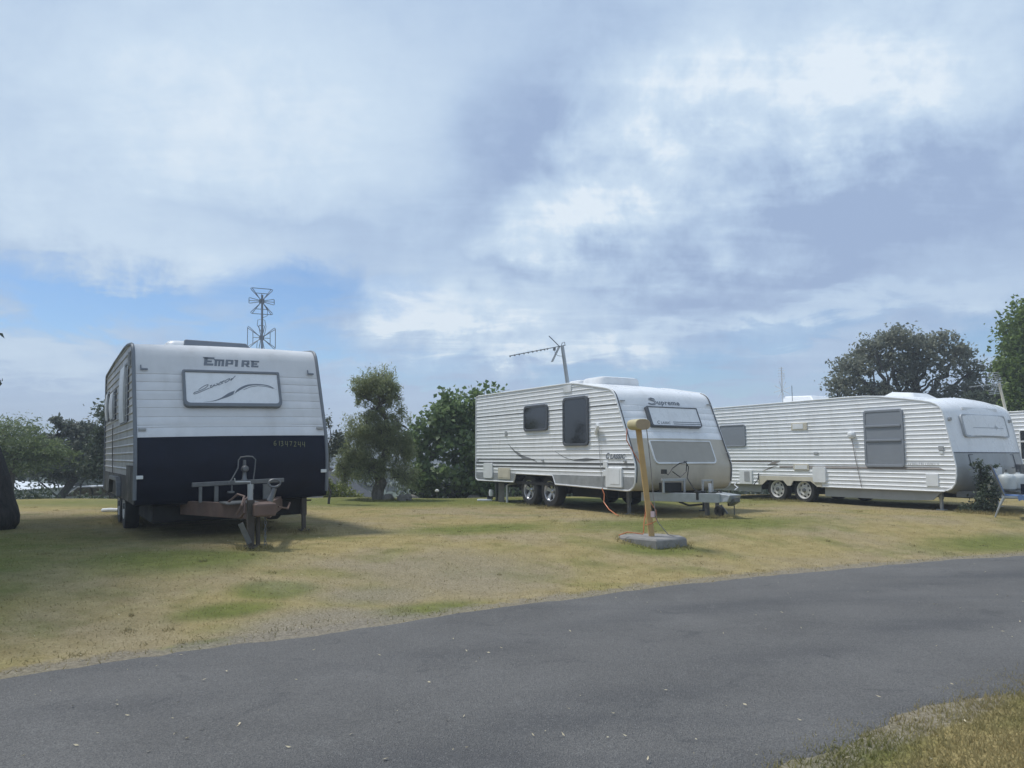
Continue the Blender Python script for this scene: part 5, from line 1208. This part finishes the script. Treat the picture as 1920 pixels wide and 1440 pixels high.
    hedge('hedge', 'dark hedge glimpsed under the long white caravan at the right', 5.0, 22, 24.6, .5, 43, 28.5, n=13000)
    # big trunk at the left edge, crown above the frame
    B = (-8.0, 11.35, 0.); rr = random.Random(77)
    o = empty('shade_tree', (-8.2, 11.35, zt1(-8.4, 11.35))); tag(o, 'thick dark tree trunk with flared base cut off by the left edge', 'tree')
    m = MB(); ks = 28; prof = [(-.08, .74), (.0, .80), (.08, .86), (.18, .87), (.30, .84), (.45, .79), (.8, .72), (1.2, .655), (1.7, .60), (2.5, .54), (3.4, .50), (4.4, .44)]
    vs = []
    for z, r in prof:
        for k in range(ks):
            a = k*2*math.pi/ks; q = r*(1 + .05*math.sin(3*a+1)*max(0, 1-z/2.) + .02*math.sin(9*a+z*3)); vs.append((q*math.cos(a) - .04*z, q*math.sin(a), z))
    vs = [(x_ - .30*max(0, z_-.9)**1.15, y_, z_) for x_, y_, z_ in vs]
    m.add(vs, [(i*ks+k, i*ks+(k+1)%ks, (i+1)*ks+(k+1)%ks, (i+1)*ks+k) for i in range(len(prof)-1) for k in range(ks)])
    for q in ((-2.4, -2.0, 10.2), (-3.2, .8, 10.6), (-3.4, 2.4, 10.6), (-5.2, .5, 10.0), (-5.6, 3.6, 10.4), (-6.6, -1.6, 9.6)): limb(m, (-1.45, 0, 4.2), q, .26, .07, .08, 8, 8, rr)
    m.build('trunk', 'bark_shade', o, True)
    rng = np.random.default_rng(78)
    bl = [((-2.3, -2.2, 10.6), (1.6, 1.6, 1.1), 3600, 46), ((-2.4, .4, 11.3), (1.5, 1.6, 1.0), 4200, 54), ((-3.5, 2.3, 11.4), (1.5, 1.5, 1.0), 4200, 54), ((-5.2, 4.0, 11.4), (1.4, 1.4, 1.0), 3600, 48), ((-4.6, .2, 10.4), (2.2, 2.4, 1.4), 3600, 46), ((-7.2, 3.0, 10.4), (2.0, 2.2, 1.2), 2600, 40), ((-5.4, -3.0, 9.8), (2.4, 2.2, 1.3), 3000, 40), ((-7.6, .4, 9.6), (2.0, 2.2, 1.3), 2400, 36), ((-3.4, -4.2, 10.2), (1.6, 1.4, 1.0), 2000, 30)]
    tw = [((.68, -.35, 2.78), (.08, .3, .10), 40, 5), ((.66, -.35, 2.02), (.08, .3, .2), 60, 6)]
    P = np.concatenate([crown_points(bl, rng, .2), crown_points(tw, rng, .2)])
    V = leaf_quads(P, .26, .5, .15, rng); q_ = len(V) - 4*100; ctr = V[q_:].reshape(-1, 4, 3).mean(1, keepdims=True); V[q_:] = (ctr + (V[q_:].reshape(-1, 4, 3) - ctr)*.42).reshape(-1, 3); mesh_np('crown', V, np.arange(len(V)).reshape(-1, 4), 'leaf_dark', parent=o)
    tg = MB(); limb(tg, (-.9, -.2, 3.2), (.68, -.35, 2.80), .03, .008, .06, 5, 5, rr); limb(tg, (-.9, -.2, 2.7), (.66, -.35, 2.1), .03, .008, .06, 5, 5, rr); tg.build('twig', 'bark_dark', o, True)
    # stake with a white flower head and pale rocks by the hedge
    s = empty('garden_stake', (-2.02, 20.9, zt1(-2.02, 20.9))); tag(s, 'thin garden stake with a small white cap in front of the hedge', 'stake')
    MB().cyl((0, 0, -.02), (0, 0, .20), .012, seg=6).build('stake', 'dull_steel', s); MB().lathe([(.001, .0), (.05, .01), (.06, .05), (.001, .08)], Matrix.Translation((0, 0, .19)), 8).build('cap', 'white_plastic', s)
    for i, (x, y, q, lab) in enumerate(((-2.75, 21.1, .19, 'pale grey rock at the foot of the hedge, nearer the pepper tree'), (-1.05, 21.2, .17, 'pale grey rock at the foot of the hedge, nearer the beige nosed caravan'))):
        m = MB(); r2 = random.Random(90+i); m.lathe([(.001, -.4), (.9, -.35), (1.1, .1), (.8, .55), (.35, .8), (.001, .85)], None, 11)
        m.v = [(x_*q*1.5*r2.uniform(.85, 1.15), y_*q*r2.uniform(.85, 1.15), z_*q*r2.uniform(.9, 1.1)) for x_, y_, z_ in m.v]
        o = m.build('rock', 'rock_grey', norm=True); o.location = (x, y, zt1(x, y)+.03); o.scale = (.75, .75, .7); tag(o, lab, 'rock', 'rocks along the hedge')
build_plants()

# ------------------------------------------------------------------ beyond the lawn: roofs, parked cars, wooded slopes
def beyond():
    def house(x, y, lx, ly, hw, hr, rot, label, wall, roof):
        z = zt1(x, y); o = empty('house', (x, y, z), (0, 0, R(rot))); tag(o, label, 'house')
        MB().box((-lx/2, -ly/2, -.5), (lx/2, ly/2, hw)).build('wall', wall, o)
        m = MB(); e = .35; r = [(-lx/2-e, -ly/2-e, hw-.02), (lx/2+e, -ly/2-e, hw-.02), (lx/2+e, ly/2+e, hw-.02), (-lx/2-e, ly/2+e, hw-.02), (-lx/2+ly*.3, 0, hw+hr), (lx/2-ly*.3, 0, hw+hr)]
        m.add(r, [(0, 1, 5, 4), (2, 3, 4, 5), (1, 2, 5), (3, 0, 4), (3, 2, 1, 0)]); m.build('roof', roof, o)
        for k in (-.25, .25):
            w = MB().box((lx*k-.6, -ly/2-.04, hw*.35), (lx*k+.6, -ly/2+.02, hw*.8)).build('window', 'white_plastic', o); MB().box((lx*k-.53, -ly/2-.05, hw*.35+.07), (lx*k+.53, -ly/2-.035, hw*.8-.07)).build('pane', 'car_glass', w)
    z = zt1(-26, 42)
    house(-31, 44, 8.6, 5, -z-.58, .42, -2, 'low building with a long pale roof seen over the far left hedge', 'pale_wall', 'white_gelcoat')
    z = zt1(-9.6, 40)
    house(-10.8, 42, 5.6, 5, -z-1.1, 1.45, 5, 'dark slate roofed building seen between the navy nosed caravan and the pepper tree', 'grey_plastic', 'slate_roof')
    def car(x, y, rot, mat, label, z=None):
        z = zt1(x, y) if z is None else z; o = empty('parked_car', (x, y, z), (0, 0, R(rot))); tag(o, label, 'car', 'cars parked below the lawn')
        side = [(-2.1, .35), (-2.15, .7), (-1.95, .92), (-1.35, .98), (-.75, 1.42), (.75, 1.46), (1.5, 1.05), (2.05, .95), (2.15, .7), (2.1, .35)]
        m = MB(); m.prism([(a, -.85, b) for a, b in side], (0, 1.7, 0)); m.build('body', mat, o, bevel=.08)
        for y_ in (-.865, .845): MB().prism([(-1.2, y_, 1.0), (1.3, y_, 1.04), (.68, y_, 1.38), (-.70, y_, 1.36)], (0, .02, 0)).build('side_window', 'car_glass', o)
        for a in (-1.3, 1.3):
            for s in (-1, 1): wheel(o, a, s*.80, .32, .2, 'steel', .2)
    ys = 34.5
    car(-18.2, ys, 6, 'car_white', 'white hatchback parked beyond the hedge left of the navy nosed caravan', -1.62)
    car(-11.1, 53, 12, 'car_white', 'white car seen above the slate roof beside the pepper tree', -.95)
    car(-13.0, 54, -10, 'car_grey', 'grey car far off just right of the navy nosed caravan', -1.0)
    MAT_ = 'far_leaf'; leafmat(MAT_, (.028, .042, .024), (.075, .095, .05), .1)
    rng = np.random.default_rng(55); bl = []
    for i in range(70):
        y = rng.uniform(62, 150); x = rng.uniform(-.75, .75)*y; z = zt1(x, y); s = y/60
        bl.append(((x, y, z+1.6*s), (2.2*s, 2.*s, 1.5*s), 260, 16))
    P = crown_points(bl, rng, .22); V = leaf_quads(P, 1.0, .6, 0, rng); mesh_np('distant_woodland', V, np.arange(len(V)).reshape(-1, 4), MAT_, 'stuff')
    bl = []
    for i in range(420):
        y = rng.uniform(260, 520); x = rng.uniform(-.8, .8)*y; z = zt1(x, y)
        bl.append(((x, y, z+1.0), (9, 9, 2.5), 70, 8))
    P = crown_points(bl, rng, .3); V = leaf_quads(P, 4.5, .6, 0, rng); mesh_np('hillside_woodland', V, np.arange(len(V)).reshape(-1, 4), MAT_, 'stuff')
beyond()

# ------------------------------------------------------------------ air
def haze(dens=.0025):
    m = bpy.data.materials.new('haze_air'); m.use_nodes = True; nt = m.node_tree; nt.nodes.clear()
    o = N(nt, 'ShaderNodeOutputMaterial'); v = N(nt, 'ShaderNodeVolumePrincipled')
    v.inputs['Color'].default_value = (.82, .88, .95, 1); v.inputs['Density'].default_value = dens; L(nt, v.outputs[0], o.inputs['Volume']); MAT['haze_air'] = m
    MB().box((-480, -20, -40), (480, 640, 14.5)).build('haze', 'haze_air')['kind'] = 'stuff'
HAZE = True
if HAZE: haze()

# ------------------------------------------------------------------ sky, sun, camera
SUN_DIR = Vector((-.5, .22, 1)).normalized()
def sky():
    w = bpy.data.worlds.new('World'); scene.world = w; w.use_nodes = True; nt = w.node_tree; nt.nodes.clear()
    out = N(nt, 'ShaderNodeOutputWorld'); sk = N(nt, 'ShaderNodeTexSky', sky_type='NISHITA'); sk.sun_disc = False
    sk.sun_elevation = math.asin(SUN_DIR.z); sk.sun_rotation = math.atan2(SUN_DIR.x, SUN_DIR.y); sk.air_density = 1.0; sk.dust_density = .3; sk.ozone_density = 2.
    b1 = N(nt, 'ShaderNodeBackground'); b1.inputs[1].default_value = .105; L(nt, mixc(nt, 1.0, sk.outputs[0], (.80, .93, 1.08), 'MULTIPLY'), b1.inputs[0])
    d = N(nt, 'ShaderNodeTexCoord').outputs['Generated']
    s = N(nt, 'ShaderNodeSeparateXYZ'); L(nt, d, s.inputs[0]); x, y, z = s.outputs
    az = math_(nt, 'MULTIPLY', math_(nt, 'ARCTAN2', x, y), 57.2958); el = math_(nt, 'MULTIPLY', math_(nt, 'ARCSINE', z), 57.2958)
    # cloud deck coordinates (a flat layer seen in perspective)
    zz = math_(nt, 'ADD', math_(nt, 'MAXIMUM', z, 0), .16)
    q = N(nt, 'ShaderNodeCombineXYZ'); L(nt, math_(nt, 'DIVIDE', x, zz), q.inputs[0]); L(nt, math_(nt, 'DIVIDE', y, zz), q.inputs[1])
    deck = q.outputs[0]
    n1 = noise(nt, deck, 1.3, 8, .58, .4); n2 = noise(nt, deck, 3.4, 9, .62, .5)
    mp = N(nt, 'ShaderNodeMapping'); mp.inputs['Rotation'].default_value = (0, 0, R(28)); mp.inputs['Scale'].default_value = (.5, 2.2, 1); L(nt, deck, mp.inputs[0])
    n3 = noise(nt, mp.outputs[0], 2.2, 8, .62, .7)
    n4 = noise(nt, d, 9., 9, .6, .35); n5 = noise(nt, d, 26., 7, .62, .2)
    wx = math_(nt, 'MULTIPLY', math_(nt, 'SUBTRACT', n1, .5), 11.); wy = math_(nt, 'MULTIPLY', math_(nt, 'SUBTRACT', n2, .5), 6.5)
    ae = N(nt, 'ShaderNodeCombineXYZ'); L(nt, math_(nt, 'ADD', az, math_(nt, 'ADD', wx, math_(nt, 'MULTIPLY', math_(nt, 'SUBTRACT', n4, .5), 9.))), ae.inputs[0]); L(nt, math_(nt, 'ADD', el, math_(nt, 'ADD', wy, math_(nt, 'MULTIPLY', math_(nt, 'SUBTRACT', n4, .5), 5.))), ae.inputs[1])
    def blob(a, e, ra, re, rot=0, i=.25, o=1.1):
        m = N(nt, 'ShaderNodeMapping', vector_type='TEXTURE'); m.inputs['Location'].default_value = (a, e, 0); m.inputs['Rotation'].default_value = (0, 0, R(rot)); m.inputs['Scale'].default_value = (ra, re, 1)
        L(nt, ae.outputs[0], m.inputs[0]); v = N(nt, 'ShaderNodeVectorMath', operation='LENGTH'); L(nt, m.outputs[0], v.inputs[0])
        return maprange(nt, v.outputs['Value'], i, o, 1, 0)
    def total(items, op='ADD'):
        t = None
        for wgt, args in items:
            p = math_(nt, 'MULTIPLY', blob(*args), wgt); t = p if t is None else math_(nt, op, t, p)
        return t
    # holes of blue
    blue = total([(1.1, (-28, 10.2, 15, 2.7, -2)), (1.0, (-17, 11.3, 8, 3.0, 8)), (.8, (-17, 8.2, 10, 1.8, 0)), (.35, (-8.5, 12.8, 5, 1.6, 10)), (.75, (10, 6.2, 12, 1.6, 4)), (.8, (32, 7.5, 8, 2.2, 5)), (.6, (13, 4.2, 12, 1.2, 3)), (.55, (-10, 6.0, 7, 1.2, 0)), (.5, (20, 8.6, 9, 1.0, 5)), (.35, (-6, 7, 6, 1.4, 0)), (.35, (25, 5.2, 8, 1.2, 6))], 'MAXIMUM')
    cov = math_(nt, 'SUBTRACT', 1.0, math_(nt, 'MULTIPLY', blue, math_(nt, 'ADD', 1.0, math_(nt, 'MULTIPLY', math_(nt, 'SUBTRACT', n2, .5), 1.8))), clamp=True)
    # brightness of the cloud: white heads against grey bellies
    lightb = total([(.66, (12, 23, 15, 8, 38)), (.62, (26, 25, 12, 8, 0)), (.65, (-4, 11.5, 12, 3.2, -6)), (.55, (4, 17.5, 10, 4, 15)), (.68, (-22, 23, 26, 11, 8)), (.55, (3, 8.6, 14, 1.6, 3)), (.5, (-32, 6.5, 8, 2.4, 0)), (.55, (-24, 15, 18, 4, -4)), (.4, (24, 10, 14, 1.3, 4))], 'MAXIMUM')
    dark = total([(.66, (28, 16.8, 16, 5.2, 6)), (.55, (18, 12.2, 16, 2.8, 6)), (.55, (-1, 23, 5, 9, -30)), (.3, (-16, 15.5, 12, 2.5, -12)), (.35, (22, 13.2, 16, 3, 2)), (.3, (3, 14, 10, 2, 10)), (.3, (9, 5.5, 14, 1.5, 3))], 'MAXIMUM')
    S = math_(nt, 'ADD', .37, math_(nt, 'SUBTRACT', math_(nt, 'MULTIPLY', lightb, .72), math_(nt, 'MULTIPLY', dark, .56)))
    texw = math_(nt, 'ADD', .28, math_(nt, 'MULTIPLY', total([(1., (16, 19, 26, 14, 10)), (1., (2, 9, 26, 5, 0))], 'MAXIMUM'), .72))
    tex = math_(nt, 'ADD', math_(nt, 'ADD', math_(nt, 'MULTIPLY', math_(nt, 'SUBTRACT', n3, .5), 1.1), math_(nt, 'MULTIPLY', math_(nt, 'SUBTRACT', n2, .5), .6)), math_(nt, 'ADD', math_(nt, 'MULTIPLY', math_(nt, 'SUBTRACT', n4, .5), 1.8), math_(nt, 'MULTIPLY', math_(nt, 'SUBTRACT', n5, .5), .8)))
    S = math_(nt, 'ADD', S, math_(nt, 'MULTIPLY', tex, texw), clamp=True)
    c = ramp(nt, S, [(0., (.305, .405, .595)), (.4, (.410, .530, .705)), (.8, (.545, .665, .800)), (1., (.685, .770, .855))])
    # pale low horizon
    hz = maprange(nt, el, 6, 0, 0, .5); c = mixc(nt, hz, c, (.50, .585, .69))
    cov = math_(nt, 'MAXIMUM', cov, math_(nt, 'MULTIPLY', hz, .9))
    b2 = N(nt, 'ShaderNodeBackground'); L(nt, c, b2.inputs[0]); b2.inputs[1].default_value = 1.02
    mx = N(nt, 'ShaderNodeMixShader'); L(nt, cov, mx.inputs[0]); L(nt, b1.outputs[0], mx.inputs[1]); L(nt, b2.outputs[0], mx.inputs[2]); L(nt, mx.outputs[0], out.inputs[0])
sky()
sun = bpy.data.lights.new('sun', 'SUN'); sun.energy = 2.8; sun.angle = R(8); sun.color = (1, .98, .94)
so = bpy.data.objects.new('sun', sun); so.rotation_euler = SUN_DIR.to_track_quat('Z', 'Y').to_euler(); so.location = (0, 0, 40); COL.objects.link(so)
cam = bpy.data.cameras.new('camera'); cam.sensor_width = 36; cam.lens = 1442 / 1920 * 36; cam.clip_end = 4000; cam.clip_start = .05
co = bpy.data.objects.new('camera', cam); co.location = (0, 0, 1.05); co.rotation_euler = (R(90) + math.atan(138/1442), 0, 0); COL.objects.link(co); scene.camera = co
scene.view_settings.view_transform = 'Standard'; scene.view_settings.look = 'None'; scene.view_settings.exposure = .15; scene.view_settings.gamma = 1
scene.render.engine = 'CYCLES'; scene.cycles.use_denoising = True; scene.cycles.max_bounces = 6; scene.cycles.transparent_max_bounces = 4
scene.cycles.volume_bounces = 0
